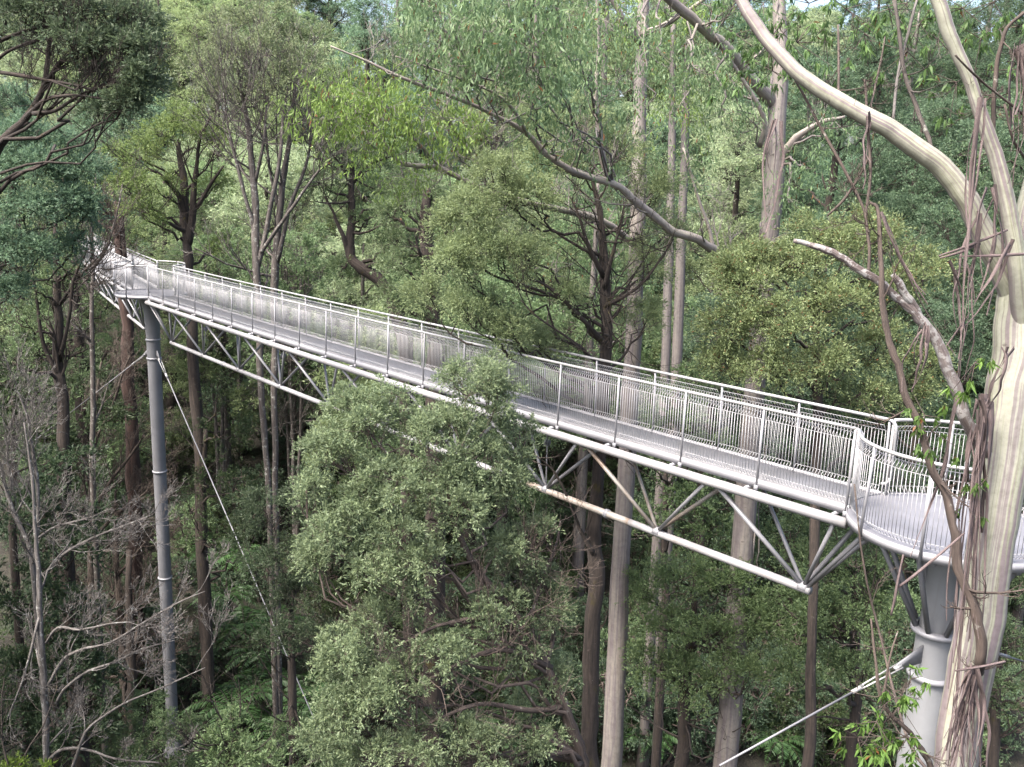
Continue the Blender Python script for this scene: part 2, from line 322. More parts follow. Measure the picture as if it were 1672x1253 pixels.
def span(name, label, start, theta, L, nbay, npanel, sag=.07, tube_ext=0.0, rust=False, group='elevated walkway spans', chord_from=.85):
    """local x along the span, +y to its left, z from deck level"""
    root = thing(name, label, 'walkway', (start[0], start[1], ZD), theta, group)
    dz = lambda x: -sag * 4 * (np.clip(x, 0, L) / L) * (1 - np.clip(x, 0, L) / L)
    def line(x0, x1, y, z, n=24):
        x = np.linspace(x0, x1, n); return np.stack([x, np.full(n, y), z + dz(x)], -1)
    # deck of grating with edge angles
    x = np.linspace(0, L, 40); d = dz(x); w = HALF + .02
    V = np.stack([np.stack([x, np.full(40, sy * w), d + zz], -1) for sy, zz in ((1, 0), (-1, 0), (-1, -.035), (1, -.035))], 1)
    k = np.arange(39)[:, None] * 4; jj = np.arange(4)[None]
    F = np.stack([k + jj, k + (jj + 1) % 4, k + 4 + (jj + 1) % 4, k + 4 + jj], -1).reshape(-1, 4)
    mb = MB(); mb.add(V.reshape(-1, 3), F); mb.build('deck', GRATE, root, smooth=False)
    for s in (1, -1):
        e = MB()
        for q in range(39):
            p0 = np.array([x[q], 0, d[q]]); p1 = np.array([x[q + 1], 0, d[q + 1]])
            y0, y1 = sorted((s * (w + .004), s * (w + .016)))
            v = [(p.tolist()[0], yy, p[2] + zz) for p in (p0, p1) for yy, zz in ((y0, .045), (y1, .045), (y1, -.09), (y0, -.09))]
            e.add(v, [(0, 1, 5, 4), (1, 2, 6, 5), (2, 3, 7, 6), (3, 0, 4, 7)])
        e.build('edge_angle', STEEL, root, smooth=False)
        c = MB(); c.tube(line(-tube_ext, L + tube_ext, s * (HALF + .10), -.195), .075, 14)
        c.build('top_chord', CHORD, root)
        fl = MB()
        for q in np.arange(3, int(L / 2.9), 3):
            xc = q * 2.92 + .2; p = np.array([xc, s * (HALF + .10), -.19 + dz(xc)])
            fl.tube([p - [.018, 0, 0], p + [.018, 0, 0]], .092, 16); fl.tube([p + [.03, 0, 0], p + [.06, 0, 0]], .092, 16)
        if fl.n: fl.build('flange', STEEL, root)
    # cross beams under the deck
    for q in range(int(L / 1.46) + 1):
        cb = MB(); xc = min(q * 1.46 + .2, L - .1); cb.bars([[xc, -HALF - .1, -.12 + dz(xc)]], [[xc, HALF + .1, -.12 + dz(xc)]], .03, 6); cb.build('cross_beam', STEEL, root)
    # bottom chord and braces
    zb = -1.62; pitch = (L - 2 * chord_from) / nbay
    nodes = [chord_from + pitch * q for q in range(nbay + 1)]
    if not rust:
        mb = MB(); mb.tube(line(nodes[0] - .12, nodes[-1] + .12, 0, zb), .066, 14); mb.build('bottom_chord', CHORD, root)
    else:
        xr0, xr1 = 4.4, 7.2
        mb = MB(); mb.tube(line(nodes[0] - .12, xr0, 0, zb, 8), .066, 14); mb.build('bottom_chord', CHORD, root)
        mb = MB(); mb.tube(line(xr0 + .001, xr1, 0, zb, 8), .0665, 14); o = mb.build('bottom_chord', STEEL_R, root); o['label'] = 'rust stained length of bottom chord'
        mb = MB(); mb.tube(line(xr1 + .001, nodes[-1] + .12, 0, zb), .066, 14); mb.build('bottom_chord', CHORD, root)
    fl = MB()
    for q in range(1, nbay, 3):
        xc = nodes[q] + 1.0 + (.2 if rust else 0); p = np.array([xc, 0, zb + dz(xc)])
        fl.tube([p - [.022, 0, 0], p + [.022, 0, 0]], .085, 16); fl.tube([p + [.035, 0, 0], p + [.06, 0, 0]], .085, 16)
    fl.build('flange', STEEL, root)
    for q, xn in enumerate(nodes):
        b = np.array([xn, 0, zb + .03 + dz(xn)])
        for s in (1, -1):
            for sx in (-1, 1):
                xt = xn + sx * pitch * .5
                if xt < -.3 or xt > L + .3: xt = xn + sx * chord_from * .9
                t = np.array([xt - sx * .08, s * (HALF + .08), -.20 + dz(xt)])
                mb = MB(); mb.bars([b], [t],   .037 if s * sx > 0 else .032, 10)
                rs = rust and q == 1 and ((s == -1) or (s == 1 and sx == 1))
                o = mb.build('brace', STEEL_R if rs else STEEL, root)
                if rs: o['label'] = 'rust streaked brace'
        if q % 2 == 0 and q > 0:
            t = np.array([xn + .42, -HALF + .1, -.2 + dz(xn)]); c = b + (t - b) * .62; mb = MB(); mb.bars([b], [t], .014, 8)
            ax = unit(np.cross(t - b, [0, 1., 0])) * .02; mb.tubes(np.array([[c - [.02, 0, 0], c + [.02, 0, 0]]]), np.full((1, 2), .085), 16); mb.build('tie_rod', STEEL, root)
        mb = MB(); mb.tube([b - [.07, 0, -.0], b + [.07, 0, 0]], .075, 12); mb.build('gusset', STEEL, root)
    # hanging counterweight discs on every other bay, far side
    # rails, posts, mesh
    xs = np.linspace(.05, L - .05, npanel + 1)
    for s in (1, -1):
        h = MB(); ln = line(0.06, L - .06, s * HALF, 1.13)
        h.tube(ln, .024, 10)
        for e in (0, -1):                     # rail end curls down into a loop
            sx = -1 if e == 0 else 1; p = ln[e]
            arc = [p + [sx * .12 * math.sin(t), 0, -.12 + .12 * math.cos(t)] for t in np.linspace(0, math.pi / 2, 6)]
            q0 = arc[-1]; dn = [q0 - [0, 0, .72]]
            arc2 = [dn[0] + [-sx * (.12 - .12 * math.cos(t)), 0, -.12 * math.sin(t)] for t in np.linspace(0, math.pi / 2, 5)]
            h.tube(np.array(arc + dn + arc2), .0238, 10)
        h.build('handrail', RAIL, root)
        for q, xc in enumerate(xs):
            mb = MB(); mb.bars([[xc, s * (HALF + .035), -.11 + dz(xc)]], [[xc, s * (HALF + .012), 1.115 + dz(xc)]], .019, 8)
            mb.box((xc - .03, min(s * (HALF + .015), s * (HALF + .06)), -.13 + dz(xc)), (xc + .03, max(s * (HALF + .015), s * (HALF + .06)), -.05 + dz(xc)))
            mb.build('post', STEEL, root)
        for q in range(npanel):
            xa = np.arange(xs[q] + .035, xs[q + 1] - .03, .053); b = np.stack([xa, np.full(len(xa), s * HALF), dz(xa)], -1)
            mb = MB(); mesh_wires(mb, b, np.tile([0, -s, 0], (len(xa), 1))); mb.build('mesh_panel', WIRE, root, smooth=False)
    return root, nodes, zb

def platform(name, label, c, openings, guards):
    root = thing(name, label, 'platform', (c[0], c[1], ZD), 0, 'round platforms on the walkway')
    mb = MB(); R = R_PL
    mb.lathe([(0.001, .012), (R - .02, .012), (R, .008), (R, -.055), (R - .02, -.06), (.001, -.06)], 0, 0, 72); mb.build('deck', PLATE, root, smooth=False)
    mb = MB(); mb.lathe([(R + .003, .03), (R + .010, .03), (R + .010, -.085), (R + .003, -.085), (R + .003, .03)], 0, 0, 72); mb.build('edge_band', STEEL, root, smooth=False)
    ub = MB()
    for t in np.arange(8) * math.pi / 4 + .2:
        ub.bars([[.25 * math.cos(t), .25 * math.sin(t), -.11]], [[(R - .05) * math.cos(t), (R - .05) * math.sin(t), -.11]], .045, 6)
    ub.build('support_beams', STEEL_D, root)
    rg = R - .04
    for (a0, a1) in guards:
        n = max(8, int(abs(a1 - a0) * 12)); th = np.linspace(a0, a1, n)
        h = MB(); h.tube(np.stack([np.cos(th) * rg, np.sin(th) * rg, np.full(n, 1.13)], -1), .024, 10)
        for e, sgn in ((0, 1), (-1, -1)):
            t = th[e]; h.bars([[math.cos(t) * rg, math.sin(t) * rg, 1.13]], [[math.cos(t) * rg, math.sin(t) * rg, -.05]], .0238, 10)
        h.build('handrail', RAIL, root)
        npst = max(2, int(round(abs(a1 - a0) * rg / .85)))
        for t in np.linspace(a0, a1, npst + 1)[1:-1]:
            mb = MB(); mb.bars([[math.cos(t) * (R + .03), math.sin(t) * (R + .03), -.12]], [[math.cos(t) * rg, math.sin(t) * rg, 1.115]], .021, 8); mb.build('post', STEEL, root)
        n2 = int(abs(a1 - a0) * rg / .053); th = np.linspace(a0, a1, n2 + 1); dirs = np.stack([np.cos(th), np.sin(th), np.zeros(n2 + 1)], -1)
        mb = MB(); mesh_wires(mb, dirs * (rg + .012), -dirs); mb.build('mesh_panel', WIRE, root, smooth=False)
    return root

d2r = math.radians
OPN = math.asin(HALF / (R_PL - .04)) + .02
start1 = C_NEAR + BW * X0; L1 = float(np.linalg.norm(C_FAR - C_NEAR) - 2 * X0)
span('walkway_span', 'long straight steel mesh walkway on a triangular pipe truss between the two round platforms', start1, math.atan2(*(C_FAR - C_NEAR)[::-1]), L1, 9, 19, rust=True, tube_ext=.02)
st2 = C_FAR + B2 * X0
span('walkway_span', 'far mesh walkway running from the tall slender tower into the trees', st2, TH2, 24.0, 8, 16, sag=.05, tube_ext=.02)
st3 = C_NEAR + B3 * X0
span('walkway_span', 'short piece of mesh walkway behind the smooth gum trunk at the frame edge', st3, TH3, 6.5, 2, 5, sag=.01, tube_ext=.02)
platform('viewing_platform', 'round plate platform just left of the big smooth gum trunk', C_NEAR, None,
         [(TH1 + OPN, TH3 + 2 * math.pi - OPN), (TH1 - OPN, TH3 + OPN)])
THb = TH1 - math.pi
platform('viewing_platform', 'small far round platform on top of the tall slender tower', C_FAR, None,
         [(TH2 + OPN, THb + 2 * math.pi - OPN), (TH2 - OPN, THb + OPN)])

# towers
zt = ZD - .155
gfar = float(ground(*C_FAR)); gnear = float(ground(*C_NEAR))
def ring(mb, r, z, h=.05, e=.06): mb.lathe([(r, z - h), (r + e, z - h * .6), (r + e, z + h * .6), (r, z + h)], 0, 0, 32)
t = thing('support_tower', 'tall slender grey steel tower standing on the valley floor', 'tower', (C_FAR[0], C_FAR[1], gfar), 0, 'steel walkway towers')
H = zt - gfar
mb = MB(); mb.lathe([(.24, .3), (.245, H * .35), (.25, H - 1.5), (.27, H - 1.2), (.30, H - .5), (.44, H - .02), (.44, H), (0.001, H)], 0, 0, 32); mb.build('column', STEEL_D, t)
for q in (H - 1.62, H - 2.35, H - 6.9, H - 11.4):
    mb = MB(); ring(mb, .248, q, .04, .035); mb.build('collar', STEEL, t)
mb = MB(); mb.lathe([(.46, -.5), (.46, .06), (.26, .55), (.24, .6)], 0, 0, 8); mb.build('foot', STEEL_D, t)
t2 = thing('support_tower', 'thick collared steel tower under the near round platform beside the gum', 'tower', (C_NEAR[0], C_NEAR[1], gnear), 0, 'steel walkway towers')
H2 = zt - gnear
mb = MB(); mb.lathe([(.30, 0), (.285, H2 - 6), (.27, H2 - 2.0), (.255, H2 - 1.9), (.25, H2 - 1.4), (.225, H2 - 1.25), (.205, H2 - .3), (.225, H2 - .02), (.27, H2), (.001, H2)], 0, 0, 40); mb.build('column', STEEL_W, t2)
for q, e in ((H2 - 1.32, .085), (H2 - 1.98, .06), (H2 - 2.9, .02)):
    mb = MB(); ring(mb, .25, q, .045, e); mb.build('collar', STEEL, t2)
for k in range(8):
    a = k * math.pi / 4 + .35 + math.pi / 8; ca, sa = math.cos(a), math.sin(a)
    mb = MB(); mb.bars([[.29 * ca, .29 * sa, H2 - 1.27]], [[.95 * ca, .95 * sa, H2 + .02]], .036, 10); mb.build('strut', STEEL_D, t2)
# end braces from the truss node up to the platform are part of the tower head
for (tt, hh, cc, dirs) in ((t2, H2, C_NEAR, (BW, B3)), (t, H, C_FAR, (-BW, B2))):
    for dv in dirs:
        nv = np.array([-dv[1], dv[0]])
        for s in (.32, -.32):
            a = dv * (X0 + .80); b = dv * .85 + nv * s
            mb = MB(); mb.bars([[a[0], a[1], hh - 1.45]], [[b[0], b[1], hh + .02]], .034, 10); mb.build('strut', STEEL, tt)

def guy(label, tower_c, top_z, end, rad=.016, bracket=.3):
    p0 = np.array([tower_c[0], tower_c[1], top_z]); e = np.asarray(end, float)
    d = unit(e - p0); hd = unit(np.array([d[0], d[1], 0]))
    p0 = p0 + hd * .24
    o = thing('guy_cable', label, 'cable', e, 0, 'guy cables staying the towers'); w = lambda p: np.asarray(p) - e
    d = unit(e - p0); s = p0 + d * bracket
    mb = MB(); mb.bars([w(s + d * .75)], [w(e)], rad, 8); mb.build('cable', CABLE, o)
    mb = MB(); sd = unit(np.cross(d, [0, 0, 1]))
    for q in (.05, -.05): mb.bars([w(s + sd * q)], [w(s + d * .75 + sd * q * .5)], rad * .8, 6)
    mb.tube([w(s + d * .70), w(s + d * .9)], rad * 2.0, 8); mb.tube([w(s - d * .02), w(s + d * .1)], rad * 2.2, 8); mb.build('turnbuckle', RAIL, o)
    upv = np.cross(sd, d); th_ = .012
    V = [w(p0 - hd * .03 + upv * a + sd * b) for a in (.13, -.13) for b in (th_, -th_)] + [w(s + d * .06 + upv * a + sd * b) for a in (.05, -.05) for b in (th_, -th_)]
    mb = MB(); mb.add(V, [(0, 1, 5, 4), (2, 6, 7, 3), (0, 4, 6, 2), (1, 3, 7, 5), (4, 5, 7, 6), (0, 2, 3, 1)]); mb.build('bracket', STEEL_D, o, smooth=False)
def ground_on_ray(x, y, z0=8, z1=70):
    for z in np.linspace(z0, z1, 600):
        p = at(x, y, z)
        if p[2] < float(ground(p[0], p[1])): return p
    return at(x, y, z1)
zc = zt - 2.2
def cable_end(x1, y1, base, z_top, dist):
    """point on the sight line through x1,y1 a given distance out, prolonged from the tower to the ground"""
    p0 = np.array([base[0], base[1], z_top]); p1 = at(x1, y1, dist); d = p1 - p0
    for k in np.linspace(.2, 12, 900):
        q = p0 + d * k
        if q[2] < float(ground(q[0], q[1])) - .1: return q
    return p1
guy('long guy cable slanting down from the slender tower past the dark trunks', C_FAR, zt - 2.1, cable_end(545, 1252, C_FAR, zt - 2.1, 29), .021)
guy('guy cable from the slender tower running down behind the bare twiggy trees', C_FAR, zt - 2.1, cable_end(165, 640, C_FAR, zt - 2.1, 36.5))
guy('guy cable with bright turnbuckle running down left from the thick collared tower', C_NEAR, zt - 1.62, cable_end(1175, 1250, C_NEAR, zt - 1.62, 10.6), .0135, .45)
guy('guy cable leaving the thick tower behind the smooth gum trunk', C_NEAR, zt - 1.5, cable_end(1672, 1080, C_NEAR, zt - 1.5, 13.0), .0135, .4)

# ---------------------------------------------------------------- vegetation generators
def limb_curve(p0, d0, p1, rg, n=9, lift=.25, wob=.035):
    d = np.linalg.norm(p1 - p0); c1 = p0 + d0 * d * .38; c2 = p1 - np.array([0, 0, lift]) * d + (p0 - p1) * .15
    t = np.linspace(0, 1, n)[:, None]
    c = (1 - t)**3 * p0 + 3 * (1 - t)**2 * t * c1 + 3 * (1 - t) * t * t * c2 + t**3 * p1
    c[1:-1] += rg.normal(size=(n - 2, 3)) * d * wob; return c

class Plant:
    """collects wood (tubes) and leaves, in world coordinates"""
    def __init__(s, seed): s.rg = np.random.default_rng(seed); s.wood = MB(); s.leaf = MB(); s.twig = {}; s.limbs = []
    def curve(s, pts, rad, sides=8): s.wood.tube(pts, rad, sides)
    def add_twig(s, pts, rad, sides=3): s.twig.setdefault((len(pts), sides), []).append((np.asarray(pts), np.asarray(rad)))
    def flush(s):
        for (k, sd), L in s.twig.items(): s.wood.tubes(np.stack([p for p, r in L]), np.stack([r for p, r in L]), sd, cap=False)
        s.twig = {}
    def puff(s, tips, outd, R, nl, L, W, kind='spray', flat=.5, tintc=None, mb=None):
        """leaf sprays round each tip; outd = outward direction at the tip"""
        rg = s.rg; n = len(tips) * nl; T = np.repeat(tips, nl, 0); O = np.repeat(outd, nl, 0)
        if np.ndim(R): R = np.repeat(R, nl)[:, None]
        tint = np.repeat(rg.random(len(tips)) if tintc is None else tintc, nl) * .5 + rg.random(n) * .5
        if kind == 'spray':
            m_ = max(3, nl // 11); ds = unit(rg.normal(size=(len(tips), m_, 3)) * .9 + (outd * .8)[:, None, :] + [0, 0, .4]); ls = R * (.55 + .9 * rg.random((len(tips), m_)))
            pick = rg.integers(0, m_, (len(tips), nl)); rows_ = np.arange(len(tips))[:, None]
            d = ds[rows_, pick].reshape(-1, 3); u_ = rg.random((n, 1)) ** .7; dist = ls[rows_, pick].reshape(-1, 1) * u_
            pos = T - O * R * .25 + d * dist - np.array([0, 0, 1.0]) * (dist ** 2) * .28 / R + rg.normal(size=(n, 3)) * R * .05
            ax = d * (.55 + .5 * u_) + rg.normal(size=(n, 3)) * .5
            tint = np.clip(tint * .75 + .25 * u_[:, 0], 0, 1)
        else:                                                   # drooping gum leaves
            nsub = max(1, nl // 9); cen = rg.normal(size=(len(tips), nsub, 3)) * (R if not np.ndim(R) else 1) * .6
            idx = rg.integers(0, nsub, (len(tips), nl)); c = np.take_along_axis(cen, idx[..., None].repeat(3, 2), 1).reshape(-1, 3)
            pos = T + c + rg.normal(size=(n, 3)) * (R if not np.ndim(R) else 1) * .16
            ax = np.array([0, 0, -1.0]) + rg.normal(size=(n, 3)) * .45 + O * .2
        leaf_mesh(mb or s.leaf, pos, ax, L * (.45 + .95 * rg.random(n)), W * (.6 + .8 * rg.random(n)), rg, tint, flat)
    def blobs(s, trunk, blobs, start=.35, R=.35, nl=60, L=.07, W=.02, kind='spray', twigs=True, rmin=.006, limbk=.5, up=.35, gsize=6, sides=6, flat=.5, lift=.25, shell=.5):
        """trunk (K,4) x y z r; blobs: (centre, (rx,ry,rz), tips) foliage masses each carried by its own limb"""
        rg = s.rg; tr = np.asarray(trunk); P = tr[:, :3]; k0 = int(len(P) * start)
        for c, rad, nt in blobs:
            c = np.asarray(c, float); rad = np.asarray(rad, float)
            hd = np.linalg.norm(P[k0:, :2] - c[:2], axis=1); want = c[2] - hd * .75
            kk = k0 + int(np.argmin(np.abs(P[k0:, 2] - want) + .15 * hd))
            p0 = P[kk]; d0 = unit(P[min(kk + 1, len(P) - 1)] - P[max(kk - 1, 0)]); d0 = unit(d0 * .6 + unit(c - p0) * .7)
            lc = limb_curve(p0, d0, c, rg, 10, lift); r0 = max(min(tr[kk, 3] * .75, tr[kk, 3] * limbk * (.6 + .5 * rg.random()) + .01), rmin * 2)
            s.curve(lc, np.linspace(r0, max(r0 * .3, rmin * 1.5), 10), sides)
            v = rg.normal(size=(nt, 3)); v[:, 2] = v[:, 2] * .85 + up; v = unit(v)
            tips = c + v * rad * (shell + (1 - shell) * rg.random((nt, 1)))
            ng = max(1, nt // gsize); seeds = tips[rg.choice(nt, ng, replace=False)]
            g = np.argmin(((tips[:, None] - seeds[None]) ** 2).sum(-1), 1)
            for q in range(ng):
                tq = tips[g == q]
                if len(tq) == 0: continue
                gm = tq.mean(0) * .75 + c * .25; dd = ((lc[4:] - gm) ** 2).sum(-1); a = 4 + int(np.argmin(dd + .3 * rg.random(len(dd)) * dd.mean()))
                a = max(3, a - 2); r1 = max(r0 * .38, rmin * 1.6)
                s2 = limb_curve(lc[a], unit(lc[min(a + 1, 9)] - lc[a - 1]), gm, rg, 6, .1, .06)
                s.add_twig(s2, np.linspace(r1, rmin, 6), 5)
                if twigs:
                    for tp in tq:
                        b = s2[rg.integers(2, 6)]; mid = (b + tp) / 2 + rg.normal(size=3) * np.linalg.norm(tp - b) * .1
                        s.add_twig(np.array([b, mid, tp]), np.array([rmin * 1.1, rmin * .8, rmin * .5]), 3)
            s.puff(tips, v, R, nl, L, W, kind, flat)
        s.flush()
    def twiggy(s, p, d, length, r, level, maxl, nb=(5, 6, 5, 4), ang=.75, trop=.15, ratio=.55, wob=.16, sides=(8, 5, 4, 3, 3), droop=0.0, minr=.003):
        """bare branch that forks on, level by level"""
        rg = s.rg; n = 8 if level == 0 else (6 if level < maxl else 4)
        pts = [np.asarray(p, float)]; dd = unit(np.asarray(d, float))
        for q in range(n - 1):
            dd = unit(dd + rg.normal(size=3) * wob + np.array([0, 0, trop - droop * level * .1])); pts.append(pts[-1] + dd * length / (n - 1))
        pts = np.array(pts); rad = np.linspace(r, max(r * .35, minr), n)
        if level == 0: s.curve(smooth(pts, 2), np.interp(np.linspace(0, 1, 2 * (n - 1) + 1), np.linspace(0, 1, n), rad), sides[0])
        else: s.add_twig(pts, rad, sides[min(level, len(sides) - 1)])
        if level >= maxl: return
        m = nb[min(level, len(nb) - 1)]
        for q in range(m):
            u = .25 + .75 * (q + rg.random()) / m; x = u * (n - 1); a = min(int(x), n - 2); b = pts[a] + (pts[a + 1] - pts[a]) * (x - a)
            t = unit(pts[a + 1] - pts[a]); pr = unit(np.cross(t, rg.normal(size=3))); an = ang * (.6 + .7 * rg.random())
            s.twiggy(b, t * math.cos(an) + pr * math.sin(an), length * ratio * (.6 + .6 * rg.random()) * (1.15 - .45 * u), max(minr, np.interp(x, np.arange(n), rad) * .62), level + 1, maxl, nb, ang, trop, ratio, wob, sides, droop, minr)
    def finish(s, name, label, cat, base, wood_mat, leaf_mat, color, group=None, crown='crown', trunk='trunk'):
        s.flush(); base = np.asarray(base, float)
        root = thing(name, label, cat, base, 0, group); kids = []
        if s.wood.n: kids.append(s.wood.build(trunk, wood_mat, root, base))
        if s.leaf.n:
            o = s.leaf.build(crown, leaf_mat, root, base, smooth=False); o.color = (*color, 1); kids.append(o)
        for c in s.limbs:
            q = MB(); q.tube(c[:, :3], c[:, 3], 12); kids.append(q.build('limb', GUM_LIMB, root, base))
        KIDS[root.name] = kids
        return root, kids

WOB = np.random.default_rng(77)
def px_line(rows, n=4, wob=.24, rv=.06):
    """rows (x, y, depth, width px) -> smoothed (x y z r) with a natural unevenness"""
    out = []
    for x, y, z, w in rows: out.append([*at(x, y, z), w * .5 * z / FPX])
    l = smooth(out, n); K = len(l)
    if wob and K > 4:
        e = WOB.normal(size=(K, 3)) * l[:, 3:4] * wob; e[0] = 0; e[1:-1] = (e[:-2] + e[1:-1] + e[2:]) / 2
        l[:, :3] += e; l[:, 3] *= 1 + WOB.normal(size=K) * rv
    return l
def to_ground(line):
    """prolong a trunk's lower end (row 0) straight down to the ground"""
    p = line[0]; gz = float(ground(p[0], p[1])); h = p[2] - gz
    if h <= 0: return line
    k = max(2, int(h / 1.5)); d = unit(line[0, :3] - line[min(3, len(line) - 1), :3]); lean = d[:2] / max(abs(d[2]), .5) * .4
    add = np.array([[p[0] + lean[0] * q * .5, p[1] + lean[1] * q * .5, p[2] - q, p[3] * (1 + .25 * q / max(h, 1) + .35 * max(0, q - h + .8))] for q in np.linspace(h + .3, 0, k + 1)[:-1]])
    return np.vstack([add, line])
def pb(x, y, z, rx, ry, dz, n):
    """foliage mass at photo pixel x,y: rx, ry in px, dz depth in metres"""
    k = z / FPX; return (at(x, y, z), (rx * k, dz, ry * k), n)

# ---------------------------------------------------------------- hero trees
OLIVE = (.18, .232, .124); PALE = (.235, .292, .19); MID = (.14, .205, .11); DARK = (.064, .100, .064)
BLUE = (.115, .185, .125); BRIGHT = (.15, .22, .07); GUMG = (.125, .195, .10)

# central wattle: trunk passes behind the walkway
p = Plant(21)
tr = to_ground(px_line([(966,1255,17.7,29),(967,1150,17.8,27),(971,1000,18,26),(973,900,18,25),(980,750,18.2,22),(985,600,18.5,20),(988,470,18.6,17),(986,410,18.6,14),(979,345,18.7,10),(968,285,18.7,6)]))
p.curve(tr[:, :3], tr[:, 3], 12)
zz = 18.2
bl = [pb(*b) for b in [(770,345,17.3,48,42,.8,24),(745,425,17.2,42,45,.7,24),(805,290,17.6,50,40,.8,24),(865,325,17.6,45,40,.8,22),(905,255,18.2,55,45,.9,24),(850,420,17.2,45,40,.6,18),
      (770,500,17.4,50,32,.8,20),(835,535,17.4,50,28,.7,18),(700,480,18.6,40,35,.6,14),(945,205,18.8,60,45,.9,24),(1010,250,19,55,40,.9,22),(1065,310,19.2,45,42,.8,18),(1060,430,19.2,40,45,.7,12),
      (930,480,17.4,30,30,.5,8),(1050,520,19.5,40,35,.8,14),(880,560,18.2,45,25,.7,14),(800,400,17.2,40,30,.6,16),(1090,380,20,35,40,.8,14),(870,210,19,45,35,.8,18),(720,365,17.6,25,28,.5,10)]]
p.blobs(tr, bl, start=.45, R=.36, nl=260, L=.062, W=.019, limbk=.3, rmin=.008)
for a in [((985,560,18.3,10.6),(950,520,17.6,7.3),(900,470,17.2,5.3),(862,455,17,2.6)),((987,470,18.5,9.2),(1000,420,18.2,6.6),(1012,370,18.2,4.0),(1020,330,18.2,2.0)),((988,500,18.5,7.9),(1040,470,18.2,5.3),(1080,420,18,3.3),(1100,390,18,2.0)),
          ((985,450,18.5,9.2),(960,400,18.2,6.6),(945,350,18,4.0),(930,320,18,2.0)),((984,600,18.4,6.6),(940,560,17.5,4.6),(880,520,17,3.3),(850,490,17,2.0)),((970,905,17.9,9.2),(948,865,17.8,7.3),(930,820,17.6,5.3),(905,770,17.4,3.3),(870,740,17.3,1.3))]:
    l = px_line(a); p.curve(l[:, :3], l[:, 3], 7)
    for q in range(3, len(l), 2): p.twiggy(l[q, :3], p.rg.normal(size=3) + [0, 0, .5], .9, .012, 2, 4, ang=.7, ratio=.6)
for _ in range(26):
    q = int(len(tr) * (.55 + .4 * p.rg.random())); p.twiggy(tr[q, :3], p.rg.normal(size=3) + [0, -.5, .4], 1.5, .02, 1, 3, nb=(4, 4, 3), ang=.7, ratio=.6)
p.finish('wattle_tree', 'light olive wattle with dark mossy trunk rising behind the middle of the walkway', 'tree', tr[0, :3] , DARKB, LEAF, OLIVE)

# front wattle: crown hanging in front of the truss
p = Plant(22)
tr = to_ground(px_line([(965,1330,15.7,24),(952,1262,15.5,22),(938,1200,15.3,20),(922,1150,15.1,18),(893,1085,15,17),(862,1030,14.8,15),(825,985,14.6,13),(780,930,14.4,11),(745,860,14.2,9),(730,790,14.1,6)]))
p.curve(tr[:, :3], tr[:, 3], 10)
bl = [(600,690,14,70,45,.8,30),(530,730,13.9,52,42,.7,26),(565,660,14.2,45,28,.6,18),(690,700,14.2,55,45,.7,24),(765,625,14.6,55,38,.6,26),(815,650,14.9,42,38,.6,20),(730,690,14.4,48,35,.6,20),
      (640,780,13.8,72,42,.8,30),(780,745,14.4,60,40,.7,24),(540,860,13.8,45,35,.7,20),(640,865,13.6,68,40,.8,28),(745,830,14,66,42,.8,28),(845,800,15.1,40,40,.6,16),
      (515,905,14,32,28,.5,14),(600,920,13.6,50,26,.6,18),(600,1010,13.7,55,36,.7,24),(560,1075,13.6,52,42,.7,26),(690,905,13.7,55,28,.6,18),(560,1150,13.5,46,40,.6,22),(530,1195,13.5,40,34,.6,18),
      (640,1120,13.3,62,46,.8,28),(715,1060,13.6,60,40,.8,24),(795,990,14.3,58,42,.7,22),(850,930,15,44,35,.6,16),(850,1050,14.7,46,40,.6,18),(780,1210,13.7,66,40,.8,26),(690,1215,13.4,55,36,.7,20),
      (870,1190,14.7,52,46,.7,22),(605,1225,13.3,60,36,.7,20),(880,870,15.2,30,30,.5,10),(500,800,14.2,24,26,.5,8),(905,1000,15.2,34,38,.6,12),(640,640,14.4,30,24,.5,8),(700,790,14,50,35,.6,18),(590,810,13.8,50,32,.6,18),(660,965,13.8,40,25,.5,10),(848,705,15.3,42,38,.6,18),(835,770,15,44,36,.6,18),(885,945,15.4,40,34,.6,16),(815,890,14.8,46,36,.6,18),(800,610,15,36,30,.5,14),(905,1100,15.3,36,36,.6,14),(740,770,14.3,46,34,.6,18)]
p.blobs(tr, [pb(*b) for b in bl], start=.3, R=.235, nl=190, L=.057, W=.018, limbk=.38, rmin=.006, gsize=5, shell=.35)
for a in [((900,1090,15,11),(820,1060,14.4,9),(740,1090,13.8,7),(660,1130,13.4,4)),((925,1150,15.1,11),(860,1160,14.6,9),(780,1150,14,7),(700,1180,13.6,4)),((870,1030,14.8,10),(800,1010,14.2,8),(720,1020,13.8,6),(640,1060,13.5,3)),((862,1030,14.8,9),(880,960,15.2,7),(905,900,15.6,5),(915,850,15.8,3)),((893,1085,15,9),(905,1010,15.4,7),(880,930,15.2,5),(850,890,15,3))]:
    l = px_line(a); p.curve(l[:, :3], l[:, 3], 6)
    for q in range(2, len(l), 1): p.twiggy(l[q, :3], p.rg.normal(size=3) + [-.3, -.6, .1], 1.0, .010, 2, 4, ang=.7, ratio=.6, droop=.04)
p.finish('wattle_tree', 'grey green wattle whose crown hangs in front of the pipe truss', 'tree', tr[0, :3], BROWNW, LEAF, (.165, .215, .13))

